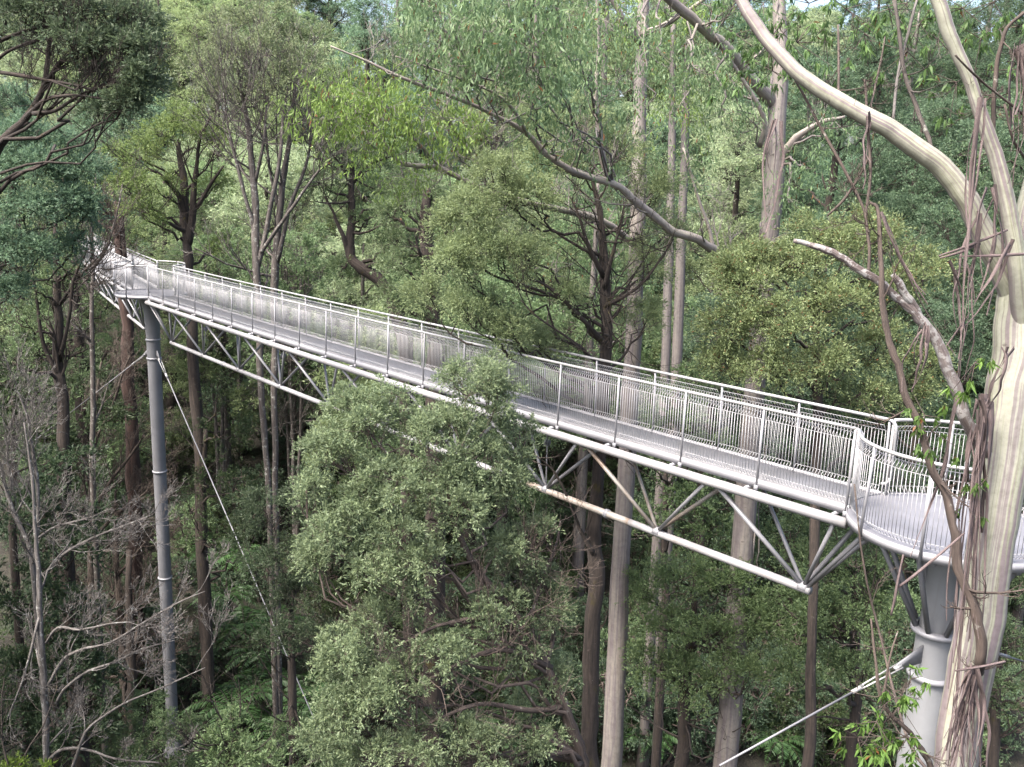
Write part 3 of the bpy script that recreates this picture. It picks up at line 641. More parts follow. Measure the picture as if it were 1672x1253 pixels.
# right wattle: dense billowing olive crown behind the right end of the walkway
p = Plant(23)
tr = to_ground(px_line([(1318,1255,17.6,17),(1324,1100,17.7,16),(1330,900,17.9,16),(1332,720,18,15),(1332,580,18,13),(1332,480,18,8),(1335,420,18.2,6)]))
p.curve(tr[:, :3], tr[:, 3], 10)
bl = [(1215,465,17.8,50,42,.8,24),(1295,425,18,55,36,.8,24),(1375,405,18.5,55,34,.8,22),(1450,395,19,48,34,.8,20),(1190,530,17.8,42,40,.7,20),(1275,525,17.3,62,44,.8,28),(1365,495,17.6,60,44,.8,28),(1455,475,18.4,52,44,.8,24),
      (1175,590,18.2,38,30,.7,14),(1255,600,17.5,55,34,.7,22),(1345,590,17.5,58,36,.8,22),(1435,565,18.1,55,40,.8,22),(1505,600,19,45,42,.8,20),(1405,640,18.2,55,26,.7,16),(1510,430,19.4,34,34,.7,14),(1480,650,18.8,50,30,.7,14),
      (1240,430,18.6,35,26,.6,12),(1330,370,19,40,24,.7,14),(1420,360,19.4,36,26,.7,12),(1192,432,17.9,34,24,.6,14),(1225,410,18.2,30,22,.6,12)]
p.blobs(tr, [pb(*b) for b in bl], start=.5, R=.35, nl=260, L=.062, W=.021, limbk=.42, rmin=.008, shell=.4)
p.finish('wattle_tree', 'dense billowing olive wattle behind the right end of the walkway, flecked with rust brown', 'tree', tr[0, :3], DARKB, LEAF_D, (.16, .205, .10))

# understory wattles below the truss on the right
def under(seed, rows, bl, label, col, leafm=LEAF, **kw):
    p = Plant(seed); tr = to_ground(px_line(rows)); p.curve(tr[:, :3], tr[:, 3], 9)
    a = dict(start=.3, R=.38, nl=190, L=.072, W=.025, limbk=.45, rmin=.008); a.update(kw)
    bark = a.pop('bark', DARKB); p.blobs(tr, [pb(*b) for b in bl], **a)
    for _ in range(10):
        q = int(len(tr) * (.4 + .5 * p.rg.random())); p.twiggy(tr[q, :3], p.rg.normal(size=3) + [0, -.6, .3], 2.0, .025, 1, 3, nb=(4, 4, 3), ang=.8, ratio=.6)
    return p.finish('understory_tree', label, 'tree', tr[0, :3], bark, leafm, col, 'understory trees below the truss')
under(31, [(1110,1262,21,22),(1120,1150,21,20),(1130,1050,21,16),(1135,980,21,10)], [(1110,935,20.5,60,40,.9,22),(1190,960,20,55,40,.9,22),(1090,1020,20,50,36,.8,18),(1165,1050,19.4,55,36,.8,18),(1120,1110,19.6,50,34,.8,16),(1230,1010,19.6,40,34,.8,14),(1050,960,21,36,36,.8,12),(1215,1110,18.8,40,34,.7,12),(1060,1090,20,40,36,.8,14)],
      'green understory wattle under the truss between the two pale gum trunks', (.11, .16, .075))
under(32, [(1390,1262,20,20),(1395,1150,20,18),(1398,1050,20,14),(1400,960,20,9)], [(1330,930,19.5,55,40,.9,20),(1400,900,20,60,40,.9,20),(1290,1000,19,50,40,.8,18),(1370,1010,19,55,40,.8,18),(1440,980,20,45,40,.9,16),(1300,1090,18.8,45,36,.8,14),(1400,1100,19,50,36,.8,16),(1290,870,20.5,50,36,.9,16),(1450,860,21,50,40,.9,16),(1350,840,21,50,30,.9,12)],
      'green understory wattle just left of the thick collared tower', (.095, .14, .068))
under(48, [(1085,1000,28,14),(1086,900,28,12),(1088,760,28,8)], [(1060,650,27.5,45,36,1.1,16),(1110,700,27,45,36,1.1,16),(1070,760,27,45,36,1.1,16),(1120,820,26.5,45,36,1.1,16),(1060,850,26.5,45,36,1.1,14),(1160,740,27,40,36,1.1,14),(1130,620,28,40,30,1.1,12),(1170,860,26,40,36,1,12)], 'green understory tree in front of the close pair of slim gums', (.07, .108, .05), L=.12, W=.042, R=.42, nl=90)
under(33, [(1620,1262,22,18),(1625,1150,22,16),(1630,1000,22,10)], [(1580,1000,22,60,50,1,18),(1650,1050,21,50,50,1,18),(1680,950,22,50,50,1,16),(1590,1120,21,50,50,1,16),(1690,1150,20.5,50,50,1,14),(1640,880,23,50,40,1,12),(1560,900,23,50,40,1,12)],
      'dark understory wattle behind the smooth gum trunk', (.07, .105, .055))
under(34, [(480,1262,26,16),(478,1150,26,14),(476,1000,26,9)], [(440,830,26,50,40,1.2,18),(500,880,26,50,40,1.2,18),(430,930,25.5,45,40,1.1,16),(490,970,25.5,45,40,1.1,16),(455,1030,25,40,36,1.1,14),(520,1050,26,40,40,1,12),(510,790,27,40,40,1,14),(400,870,27,30,40,1,10)],
      'dusky dark green tree left of the front wattle under the walkway', (.06, .085, .052), nl=150, L=.1, W=.026)
under(35, [(372,1270,21,16),(376,1220,21,12),(378,1190,21,8)], [(375,1180,21,22,26,.5,16),(350,1215,20.8,26,26,.5,14),(405,1225,20.6,34,26,.6,16),(440,1250,20.4,34,24,.6,12),(370,1250,20.3,50,26,.6,16)],
      'fresh light green bush in front of the slender tower foot', (.12, .175, .09), R=.26, nl=70, L=.09, W=.032)
under(36, [(330,900,38,14),(332,800,38,12),(336,700,38,8)], [(370,700,37,50,45,1.4,16),(340,790,37,45,45,1.4,16),(385,790,37,40,45,1.4,14),(350,880,36,45,45,1.4,14),(400,880,36,36,40,1.3,12),(360,640,38,36,30,1.2,10)],
      'shaded green tree behind the long slanting guy cable', (.045, .07, .032), L=.12, W=.04, R=.5, nl=70)
under(37, [(20,1290,18,12),(22,1262,18,8)], [(15,1262,18,30,18,.5,14),(60,1270,18,26,16,.4,10)], 'bright green bush tip at the bottom left corner', (.10, .15, .03), R=.22, nl=60, L=.1, W=.03)

for sd, rows_, bl_, lab_, c_ in [
    (38, [(90,1262,33,16),(88,1100,33,14),(86,900,33,9)], [(40,830,28.0,60,50,1.4,18),(110,880,28.0,60,50,1.4,18),(30,960,27.5,60,50,1.4,18),(120,1010,27.5,60,50,1.4,18),(60,1090,27.0,60,50,1.4,16),(150,1110,27.0,55,50,1.3,14),(90,760,29.0,60,50,1.4,14),(20,1180,26.0,60,50,1.2,14),(110,1200,26.0,60,44,1.2,14)], 'dark dusky tree behind the white lichened bare tree', (.045, .072, .042)),
    (39, [(215,1262,37,16),(214,1100,37,14),(212,900,37,9)], [(180,900,41.0,50,45,1.4,16),(235,960,40.5,44,45,1.3,16),(190,1030,40.0,50,45,1.3,16),(240,1090,39.5,40,40,1.2,12),(190,1150,39.0,50,45,1.2,14),(170,800,42.0,50,45,1.4,14),(230,840,42.0,40,40,1.3,12)], 'dark tree close behind the slender tower foot', (.042, .068, .036)),
    (40, [(20,860,36,12),(22,760,36,10),(24,640,36,7)], [(10,590,36,50,45,1.4,14),(60,640,36,50,45,1.4,14),(20,700,35.5,50,45,1.4,14),(80,720,35.5,46,40,1.3,12),(130,600,36.5,40,40,1.3,10),(170,680,37,40,40,1.3,10)], 'grey green thinly leaved tree at the left edge below the far walkway', (.05, .075, .04))]:
    under(sd, rows_, bl_, lab_, c_, L=.16, W=.055, R=.5, nl=120)
# ---- gum trees
def gum(seed, name, label, rows, limbs, bl, col, bark=GUM_FAR, leafm=LEAF_G, base_ext=True, sides=14, **kw):
    p = Plant(seed); tr = px_line(rows, 4, .07, .025)
    if base_ext: tr = to_ground(tr)
    p.curve(tr[:, :3], tr[:, 3], sides)
    allw = [tr]
    for l in limbs:
        c = px_line(l); p.limbs.append(c); allw.append(c)
    for c in p.limbs:
        for q in range(2, len(c) - 1, 2): p.twiggy(c[q, :3], p.rg.normal(size=3) + [0, 0, -.1], 1.0, max(.008, c[q, 3] * .25), 2, 4, ang=.6, ratio=.6)
    a = dict(start=0.0, R=.5, nl=54, L=.13, W=.03, kind='droop', limbk=.3, rmin=.006, lift=.1); a.update(kw)
    for c, bs in zip(allw, bl):
        if bs: p.blobs(c, [pb(*b) for b in bs], **a)
    return p, tr, allw

# gum behind the walkway at right, with the long arching limb
p, tr, lw = gum(41, 'gum_tree', '', [(1183,1255,20,38),(1198,1080,20,36),(1214,860,20.2,35),(1236,590,20.3,33),(1252,430,20.3,31),(1264,300,20.3,31),(1271,170,20.4,28),(1275,90,20.4,24),(1272,0,20.5,20),(1270,-60,20.6,16)],
    [((1243,490,20.4,16.0),(1210,440,19.4,16.0),(1175,415,18.8,15.2),(1130,388,18.2,14.4),(1085,365,17.8,13.6),(1040,330,17.4,12.8),(1000,300,17,12.0),(930,277,16.6,10.4),(890,250,16.3,9.6),(855,215,16,8.0),(800,185,15.6,6.4),(740,158,15.2,7.2),(660,128,14.8,5.6),(600,100,14.6,4.0),(540,75,14.4,2.4)),
     ((1000,300,17,12),(985,260,16.9,11),(976,205,16.8,10),(972,150,16.7,8),(978,80,16.6,6),(975,0,16.4,5),(980,-40,16.3,3)),
     ((1268,178,20.55,20),(1237,142,20.0,20),(1183,78,19.3,19),(1140,40,18.9,18),(1086,-5,18.4,16),(1040,-50,18,12)),
     ((860,218,16,6),(830,170,15.6,5),(780,140,15.2,4),(700,110,14.8,3),(640,90,14.5,2)),
     ((1272,260,20.3,14),(1300,225,20,12),(1340,200,19.7,8),(1380,190,19.5,4)), ((1166,415,18.7,9),(1160,380,18.6,6),(1140,320,18.4,5),(1115,240,18.2,4)), ((1240,240,20.2,10),(1246,190,19.8,8),(1200,110,19.4,6),(1170,60,19,3))],
    [[], [(870,170,15,60,34,.8,9),(800,120,14.5,55,34,.8,9),(905,235,15.6,40,30,.7,6),(720,60,14,60,36,.8,10),(790,50,13.8,60,36,.8,10)],
     [(850,70,14,60,40,.9,12),(910,20,14.4,55,34,.9,10),(960,110,15.6,45,40,.8,9),(1010,40,15.8,50,40,.9,9),(900,120,14.8,45,30,.8,8),(760,110,14,50,26,.8,8),(980,200,16.4,34,30,.6,5),(700,10,14,50,26,.8,7),(830,0,14,50,24,.8,7)],
     [(1140,120,18,50,40,.9,9),(1080,90,17.8,50,40,.9,9),(1180,190,19,45,36,.8,7),(1060,180,18,44,38,.8,7),(1180,20,18.6,50,30,.9,8)], [(700,90,14.4,40,28,.6,6)],
     [(1310,270,19.4,36,40,.7,7),(1360,200,19.2,36,36,.7,6),(1290,330,19.6,26,40,.6,6)], [(1120,270,18.2,36,40,.7,6)], [(1190,140,18.9,36,36,.7,6)]], GUMG)
# hanging bark ribbons on trunk
for q in range(14):
    k = int(p.rg.integers(6, len(tr) - 4)); b = tr[k, :3] + np.array([p.rg.normal() * .22, -.22, 0]); L = .8 + 2.6 * p.rg.random()
    pts = [b + np.array([p.rg.normal() * .05 * t, p.rg.normal() * .05 * t, -L * t]) for t in np.linspace(0, 1, 6)]
    p.curve(np.array(pts), np.linspace(.022, .008, 6), 4)
p.finish('gum_tree', 'pale gum with a long bare limb arching left across the forest above the walkway', 'tree', tr[0, :3], GUM_FAR, LEAF_G, (.125, .195, .10), 'pale gum trees')

p, tr, lw = gum(42, 'gum_tree', '', [(998,1255,21,33),(1006,1100,21,32),(1016,900,21.2,30),(1026,700,21.4,28),(1034,540,21.5,27),(1042,350,21.6,25),(1045,180,21.7,22),(1049,80,21.7,21),(1050,0,21.8,19),(1052,-60,21.8,15)],
    [((1042,400,21.5,12),(980,360,20.8,11),(880,335,20,10),(800,315,19.4,9),(775,305,19.2,9),(723,277,18.9,8),(680,272,18.6,8),(650,262,18.4,6),(628,235,18.2,4),(612,200,18,3)),
     ((1047,55,21.6,12),(1080,45,21.2,9),(1120,20,20.8,7),(1160,-10,20.5,5)), ((1045,70,21.6,12),(1020,35,21.2,9),(1000,0,21,7),(985,-40,20.8,5)),
     ((723,277,18.9,5),(690,240,18.5,4),(655,205,18.2,3),(640,190,18,2)), ((800,315,19.4,6),(770,250,19,6),(745,218,18.8,5),(715,170,18.4,4),(700,150,18.3,2))],
    [[], [(600,230,17.8,34,24,.7,8),(660,290,18.3,40,22,.7,7),(580,180,17.8,36,26,.7,9)], [(1110,190,20.6,40,36,.8,7),(1130,20,20.4,36,34,.8,7)], [(1000,30,20.5,40,36,.8,7)],
     [(640,180,17.8,38,26,.7,9),(545,160,17.6,36,22,.7,9),(590,150,17.6,36,20,.7,9),(530,195,17.7,26,22,.6,7),(665,210,18,30,26,.6,8)], [(720,190,18.2,36,28,.7,9),(690,160,18,34,26,.7,9),(760,210,18.6,34,28,.7,8),(735,240,18.6,34,22,.6,7)]], BRIGHT)
p.finish('gum_tree', 'thin pale gum with bright yellow green drooping leaves on its left limbs', 'tree', tr[0, :3], GUM_FAR, LEAF_G, (.155, .235, .065), 'pale gum trees')
for sd, rows, lab in [(43, [(1080,760,34,15),(1086,600,34,15),(1091,440,34,15),(1096,300,34,13),(1098,150,34,11),(1099,40,34,8)], 'slim pale gum behind the middle of the walkway, left stem of a close pair'),
                      (44, [(1098,760,36,17),(1104,600,36,17),(1110,440,36,16),(1116,300,36,14),(1120,150,36,12),(1124,60,36,9)], 'slim pale gum behind the middle of the walkway, right stem of a close pair')]:
    p, tr, lw = gum(sd, 'gum_tree', '', rows, [], [[(rows[-1][0] - 40, 90, rows[0][2], 50, 40, 1.2, 12), (rows[-1][0] + 30, 60, rows[0][2], 50, 40, 1.2, 12), (rows[-1][0], 150, rows[0][2], 45, 40, 1.2, 10)]], GUMG, L=.16, W=.045, R=.6)
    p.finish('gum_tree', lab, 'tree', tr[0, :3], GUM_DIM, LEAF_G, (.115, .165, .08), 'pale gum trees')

# ---- the big smooth gum at the right edge
Z0 = 6.0
p = Plant(51)
tr = to_ground(px_line([(1556,1290,6.1,66),(1568,1190,6.1,68),(1590,1063,6.05,71),(1603,998,6.05,72),(1616,899,6,70),(1638,750,6,76),(1654,640,6,80),(1668,540,6,84),(1680,450,6,82),(1696,360,6,74),(1718,240,6.05,62),(1740,100,6.1,52),(1755,-60,6.15,42)], 6, .03, .012))
p.curve(tr[:, :3], tr[:, 3], 28)
limbs = [[(1690,600,6.06,32.4),(1668,520,6.02,42.0),(1650,462,5.98,47.0),(1628,420,5.95,42.0),(1600,368,5.92,37.2),(1573,318,5.9,35.6),(1545,280,5.9,33.9),(1500,244,5.9,32.4),(1460,215,5.92,30.8),(1420,192,5.95,29.1),(1370,165,6,26.7),(1318,130,6.05,24.3),(1280,97,6.1,22.7),(1248,58,6.15,21.0),(1218,15,6.2,19.4),(1195,-30,6.25,16.2)],
         [(1680,660,6.08,24.3),(1672,580,5.98,29.1),(1665,490,5.86,29.1),(1657,405,5.79,27.5),(1645,335,5.76,25.9),(1628,265,5.74,24.3),(1603,190,5.72,21.9),(1582,130,5.7,20.3),(1562,85,5.68,21.0),(1545,40,5.66,22.7),(1528,-10,5.64,21.9),(1515,-50,5.62,17.8)]]
lines = [px_line(l, 5, .05, .008) for l in limbs]
for l in lines: p.curve(l[:, :3], l[:, 3], 20)
root, kids = p.finish('gum_tree', 'big smooth cream and mauve gum trunk standing at the right frame edge', 'tree', tr[0, :3], GUM, LEAF_G, GUMG, 'pale gum trees')
ob = tr[0, :3]
def gpart(name, rows, mat, sides=8, twigs=0, tl=.5, tr_=.006, seed=1, ang=.7, lab=None, lvl=2):
    q = Plant(seed); l = px_line(rows); q.curve(l[:, :3], l[:, 3], sides)
    for _ in range(twigs):
        k = int(q.rg.integers(1, len(l) - 1)); t = unit(l[min(k + 1, len(l) - 1), :3] - l[k - 1, :3])
        q.twiggy(l[k, :3], q.rg.normal(size=3) * .8 + t * .7, tl * (.5 + q.rg.random()), max(tr_, l[k, 3] * .4), lvl, 4, ang=ang, ratio=.55, minr=.0016)
    q.flush(); o = q.wood.build(name, mat, root, ob)
    if lab: o['label'] = lab
    return o
gpart('dead_limb', [(1296,393,5.9,6.2),(1330,403,5.88,10.6),(1370,418,5.86,11.4),(1415,444,5.85,13.2),(1450,474,5.85,14.1),(1490,511,5.85,16.7),(1520,546,5.86,17.6),(1545,592,5.88,19.4),(1565,642,5.9,19.4),(1585,695,5.92,20.2),(1625,750,5.95,21.1)], DEADW, 12, 0, lab='broken grey lichened dead limb')
gpart('dead_limb', [(1458,448,5.8,8.8),(1468,462,5.81,12.3),(1485,490,5.83,13.2),(1505,522,5.86,10.6)], DEADW, 8, 0)
gpart('dead_limb', [(1420,330,5.8,4.2),(1434,345,5.78,6.7),(1437,430,5.76,8.4),(1441,490,5.75,10.1),(1449,545,5.74,10.9),(1462,592,5.73,11.8),(1482,652,5.72,11.8),(1505,702,5.71,12.6),(1521,762,5.7,13.4),(1545,812,5.69,14.3),(1558,872,5.68,14.3),(1568,932,5.67,15.1),(1590,990,5.66,16.0),(1603,1040,5.68,16.0),(1600,1085,5.75,16.8),(1592,1100,5.95,16.8)], BROWNW, 10, 10, .25, .003, 3, lab='long thin brown dead branch crossing the trunk')
# upright thin shoots and hanging sticks round the limb
for sd, rows, mt in [(5,[(1412,130,6.1,4.0),(1416,200,6.05,4.8),(1421,290,6,4.8),(1414,350,5.95,4.8),(1420,400,5.9,5.6),(1418,450,5.86,5.6)],BROWNW),(6,[(1460,0,6.2,6.4),(1468,60,6.15,6.4),(1475,110,6.1,7.2),(1490,160,6.05,7.2),(1512,215,6,7.2),(1527,260,5.92,6.4)],GREYB),
      (7,[(1500,-10,6.3,4.8),(1478,70,6.2,4.8),(1465,130,6.1,4.8),(1458,200,6,5.6)],PALET),(8,[(1290,115,6.2,4.0),(1330,190,6.15,4.8),(1370,260,6.1,4.8),(1405,330,6.05,4.8),(1412,350,6,2.4)],BROWNW),(9,[(1368,40,6.2,3.2),(1370,110,6.1,4.0),(1367,160,6,4.8)],BROWNW),
      (10,[(1445,60,6.4,2.4),(1432,130,6.3,3.2),(1420,180,6.1,4.0)],BROWNW),(11,[(1425,240,6.05,3.2),(1405,285,6.1,4.0),(1378,325,6.12,4.8),(1352,352,6.15,3.2)],BROWNW),(12,[(1672,20,5.6,5.6),(1640,55,5.65,6.4),(1628,110,5.7,7.2),(1622,170,5.72,7.2),(1625,250,5.74,7.2),(1640,330,5.76,6.4)],BROWNW),
      (13,[(1560,90,5.5,3.2),(1600,130,5.6,4.0),(1650,170,5.7,4.0),(1690,200,5.8,4.8)],BROWNW),(14,[(1640,170,5.6,4.0),(1655,230,5.65,4.8),(1690,280,5.8,5.6)],BROWNW),(15,[(1395,790,8,2.4),(1410,920,8,3.2),(1440,1050,8,4.0),(1470,1170,7.6,4.8),(1500,1240,6.9,5.6),(1560,1290,6.2,6.4)],BROWNW),
      (16,[(1422,1010,5.9,3.2),(1430,1080,5.88,4.8),(1436,1130,5.86,6.4),(1450,1160,5.85,7.2),(1480,1190,5.84,8.0),(1505,1225,5.85,9.6),(1525,1260,5.9,10.4)],BROWNW),(17,[(1466,1030,5.85,2.4),(1452,1080,5.84,4.0),(1444,1125,5.85,4.8),(1440,1140,5.86,5.6)],BROWNW)]:
    gpart('twig', rows, mt, 6, 4, .22, .0025, sd)
# shed bark: bundles of long ribbons
def strips(bundles, seed):
    g = np.random.default_rng(seed); mb = MB()
    for x0, y0, x1, y1, n, sp0, sp1, z, wpx in bundles:
        for _ in range(n):
            a = x0 + g.normal() * sp0; b = x1 + g.normal() * sp1; ye = y0 + (y1 - y0) * (.45 + .55 * g.random()); yy = y0 + g.random() * 20
            bend = g.normal() * 10; zz = z + g.normal() * .05; pts = []
            for t in np.linspace(0, 1, 7):
                pts.append(at(a + (b - a) * t * (ye - y0) / (y1 - y0) + bend * math.sin(t * 3.1) + g.normal() * 1.5, yy + (ye - yy) * t, zz + .05 * math.sin(t * 5 + a)))
            pts = np.array(pts); wd = wpx * (.5 + g.random()) * zz / FPX * .5
            P2 = smooth(pts, 3); m = np.linspace(1, .35, len(P2)) * wd; phi = g.random() * 3
            # flat ribbon with thickness
            T = unit(np.gradient(P2, axis=0)); tw = phi + np.linspace(0, g.normal() * 3, len(P2)); A = unit(np.cross(T, np.stack([np.cos(tw), np.sin(tw), .1 + 0 * tw], -1))); Bv = np.cross(T, A); h = .0013
            V = np.stack([P2 + A * m[:, None] + Bv * h, P2 - A * m[:, None] + Bv * h, P2 - A * m[:, None] - Bv * h, P2 + A * m[:, None] - Bv * h], 1)
            K = len(P2); k = np.arange(K - 1)[:, None] * 4; j = np.arange(4)[None]
            F = np.stack([k + j, k + (j + 1) % 4, k + 4 + (j + 1) % 4, k + 4 + j], -1).reshape(-1, 4)
            ln = np.arange(K) * .15 + g.random() * 9; at3 = np.zeros((K, 4, 3)); at3[..., 0] = [.3, -.3, -.3, .3]; at3[..., 2] = ln[:, None]; at3[..., 1] = g.random() * 3
            mb.add(V.reshape(-1, 3), F, at3.reshape(-1, 3))
    return mb
for lab, bs, sd in [('bundle of shed brown bark strips hanging beside the trunk', [(1605,650,1553,1240,15,7,20,5.72,4.5),(1597,700,1578,1100,9,6,14,5.7,4),(1612,640,1590,900,6,8,10,5.7,11)], 1),
                    ('fan of shed bark strips low on the trunk', [(1593,1082,1567,1330,22,5,24,5.72,5),(1590,1085,1540,1270,8,4,10,5.7,5)], 2),
                    ('long reddish bark ribbons hanging from the limbs', [(1606,150,1560,620,4,5,6,5.6,6),(1600,330,1556,640,3,6,8,5.62,5),(1622,300,1605,520,5,10,12,5.6,6),(1650,380,1490,660,2,3,8,5.6,7),(1640,560,1605,700,4,6,6,5.6,6),(1560,420,1580,640,3,8,10,5.65,5),(1665,60,1650,320,5,8,9,5.7,7),(1560,640,1475,960,2,4,6,5.7,6)], 3),
                    ('bark ribbons caught in the dead limb', [(1440,340,1590,640,3,4,6,5.7,5),(1508,520,1480,640,5,4,9,5.72,6),(1418,180,1412,330,3,4,4,5.8,5),(1270,190,1250,400,4,5,5,12,5)], 4)]:
    for k_, b_ in enumerate(bs):
        o = strips([b_], sd * 20 + k_).build('bark_bundle', STRIP, root, ob, smooth=False)
        if k_ == 0: o['label'] = lab
g = np.random.default_rng(9); mb = MB()
for x0, y0, x1, y1 in [(1533,418,1645,375),(1535,421,1600,398),(1566,419,1700,412),(1475,905,1455,1005),(1560,1095,1640,1080),(1575,870,1465,960)]:
    mb = MB(); l = px_line([(x0, y0, 5.6, 3), ((x0 + x1) / 2, (y0 + y1) / 2 + 2, 5.6, 5), (x1, y1, 5.62, 4)]); mb.tube(l[:, :3], l[:, 3], 5); mb.build('bark_splinter', STRIP, root, ob)
# leafy sprigs on the smooth gum
def sprig(pts, n, R, col, seed, L=.07, W=.017):
    for k_, (x, y, z) in enumerate(pts):
        q = Plant(seed * 10 + k_); c = at(x, y, z); tips = c + q.rg.normal(size=(n, 3)) * R
        q.puff(tips, unit(tips - c), R * .55, 13, L, W, 'droop')
        for t in tips: q.add_twig(np.array([c + [0, 0, R * .5], (c + t) / 2 + [0, 0, R * .4], t + [0, 0, R * .3]]), np.array([.004, .003, .0018]), 3)
        q.flush(); o = q.wood.build('sprig', BROWNW, root, ob); f = q.leaf.build('foliage', LEAF_G, o, ob, smooth=False); f.color = (*col, 1)
sprig([(1590,605,5.6)], 7, .10, (.105, .185, .045), 1); sprig([(1508,690,5.6),(1520,715,5.6)], 5, .09, (.10, .175, .05), 2)
sprig([(1585,835,5.65),(1600,800,5.65)], 3, .06, (.10, .175, .05), 3)
sprig([(1430,1190,5.7),(1400,1215,5.75),(1460,1150,5.7),(1485,1120,5.7),(1440,1235,5.7),(1480,1215,5.7)], 7, .10, (.10, .18, .045), 4)
for k, pts in enumerate([[(1245,20,6.6),(1270,60,6.5),(1300,85,6.4),(1255,95,6.5)],[(1320,20,6.8),(1345,60,6.6),(1380,30,6.6),(1410,70,6.5)],[(1450,30,6.4),(1500,55,6.2),(1480,100,6.3),(1530,80,6.2)],[(1570,30,6),(1620,20,6),(1660,60,5.9),(1600,80,6)],[(1220,120,7),(1260,130,6.9),(1200,70,7)],[(1560,150,6.2),(1480,20,6.6),(1420,10,6.8),(1660,130,6)]]):
    sprig(pts, 6, .13, (.095, .165, .06), 20 + k, .07, .017)

# ---- dark layered tree at the top left and blue green wattle below it
p = Plant(61)
tr = to_ground(px_line([(-60,700,19,44),(-52,500,19,40),(-40,330,19,24),(0,240,19,16),(45,190,19,11),(70,140,19,9),(80,80,19,7),(90,20,19,5),(95,-40,19,5)]))
p.curve(tr[:, :3], tr[:, 3], 9)
for a in [((40,195,19,9),(70,165,18.6,7),(110,155,18.2,5),(160,160,18,3.5),(210,165,18,3)),((0,118,18.6,7),(60,128,18.4,6),(110,137,18.2,4.5),(160,150,18,4)),((-10,70,18.5,7),(40,50,18.4,5),(90,40,18.2,4),(150,30,18,3)),((72,140,19,9),(100,100,18.5,7),(140,75,18.2,4),(180,60,18,2)),((-20,110,18.5,7),(20,80,18.4,5),(70,65,18.3,6),(130,70,18,3)),((55,185,18.8,8),(90,180,18.5,6),(140,150,18.2,4),(190,150,18,2))]:
    l = px_line(a); p.curve(l[:, :3], l[:, 3], 7)
    for q in range(2, len(l)): p.twiggy(l[q, :3], p.rg.normal(size=3) * .7 + [.6, 0, .25], 1.1, .010, 1, 4, nb=(5, 5, 4, 3), ang=.5, ratio=.6, wob=.10)
bl = [(30,15,18,50,26,.8,21),(110,10,18,60,26,.9,28),(190,20,18,55,28,.9,32),(225,75,17.8,32,34,.8,28),(170,70,17.8,45,26,.8,25),(235,130,17.8,26,34,.7,25),(210,165,17.8,36,20,.7,21),(120,60,18,45,20,.8,14),(140,110,18.6,40,18,.8,10),(40,60,19,40,20,.8,10),(165,180,18.2,40,14,.6,10),(240,30,18.2,20,30,.6,14)]
p.blobs(tr, [pb(*b) for b in bl], start=.45, R=.34, nl=120, L=.09, W=.026, limbk=.25, rmin=.006, shell=.3)
p.finish('blackwood_tree', 'dark tree with spreading bare black limbs at the top left corner', 'tree', tr[0, :3], DARKB, LEAF, (.085, .12, .075))
p = Plant(62)
tr = to_ground(px_line([(-50,760,24,22),(-40,600,24,20),(-10,450,24,17),(20,330,24,13),(32,240,24,9),(32,190,24,5)]))
p.curve(tr[:, :3], tr[:, 3], 8)
bl = [(10,165,24,30,34,.9,18),(38,215,23.5,36,34,.9,22),(15,270,23.2,44,34,1,24),(65,275,23,36,34,.9,22),(100,240,24,40,30,1,18),(140,285,24,34,34,1,18),(115,330,23.4,40,30,1,18),(50,340,22.8,44,34,1,22),(10,400,22.6,40,34,1,20),(60,410,23,34,28,.9,12),(150,345,24,24,26,.8,10),(20,470,23,34,28,.9,12),(120,400,24,26,22,.8,8),(-30,220,24,40,50,1,14),(-25,340,23,40,60,1,14)]
p.blobs(tr, [pb(*b) for b in bl], start=.3, R=.42, nl=230, L=.09, W=.028, limbk=.35, rmin=.008, shell=.4)
p.finish('wattle_tree', 'blue green feathery wattle at the left frame edge above the far walkway', 'tree', tr[0, :3], DARKB, LEAF, BLUE)

# ---- dark trunked trees behind the left half of the walkway
def hero(seed, name, label, rows, limbs, bl, col, bark, leafm=LEAF, ntw=14, twl=2.2, group=None, **kw):
    p = Plant(seed); tr = to_ground(px_line(rows)); p.curve(tr[:, :3], tr[:, 3], 9); ls = [tr]
    for l in limbs:
        c = px_line(l); p.curve(c[:, :3], c[:, 3], 6); ls.append(c)
    for _ in range(ntw):
        c = ls[int(p.rg.integers(0, len(ls)))]; q = int(len(c) * (.45 + .5 * p.rg.random())); p.twiggy(c[q, :3], p.rg.normal(size=3) + [0, -.3, .7], twl * (.5 + p.rg.random()), max(.02, c[q, 3] * .35), 1, 3, nb=(4, 5, 4), ang=.6, ratio=.6, minr=.006)
    a = dict(start=.4, R=.58, nl=180, L=.11, W=.04, limbk=.35, rmin=.011); a.update(kw)
    if bl: p.blobs(tr, [pb(*b) for b in bl], **a)
    return p.finish(name, label, 'tree', tr[0, :3], bark, leafm, col, group)
hero(71, 'blackwood_tree', 'dark trunked tree with forked limbs just right of the far round platform', [(338,1060,38,21),(327,850,38,19),(319,650,38,18),(311,500,38,17),(306,400,38,17),(302,330,38,14),(296,270,38,10),(290,230,38,6)],
     [((307,400,38,14),(316,350,37.8,12),(318,300,37.6,9),(325,230,37.4,6),(345,190,37,3)),((304,350,38,12),(285,310,37.6,9),(262,285,37.2,6),(235,275,37,3)),((320,340,37.8,8),(345,300,37.4,6),(365,270,37,3)),((306,380,38,8),(270,360,37,5),(235,345,36.5,3))],
     [(225,250,37,45,28,1.6,18),(270,215,37,45,30,1.6,18),(200,300,37,36,26,1.4,14),(255,300,36.6,40,22,1.3,12),(340,225,37.6,34,26,1.4,12),(300,190,38,40,26,1.6,14),(230,345,36.6,34,18,1.2,10),(355,300,38,26,26,1.2,8),(350,400,39,30,30,1.2,8)], (.135, .19, .07), DARKB, group='dark trunked trees behind the walkway')
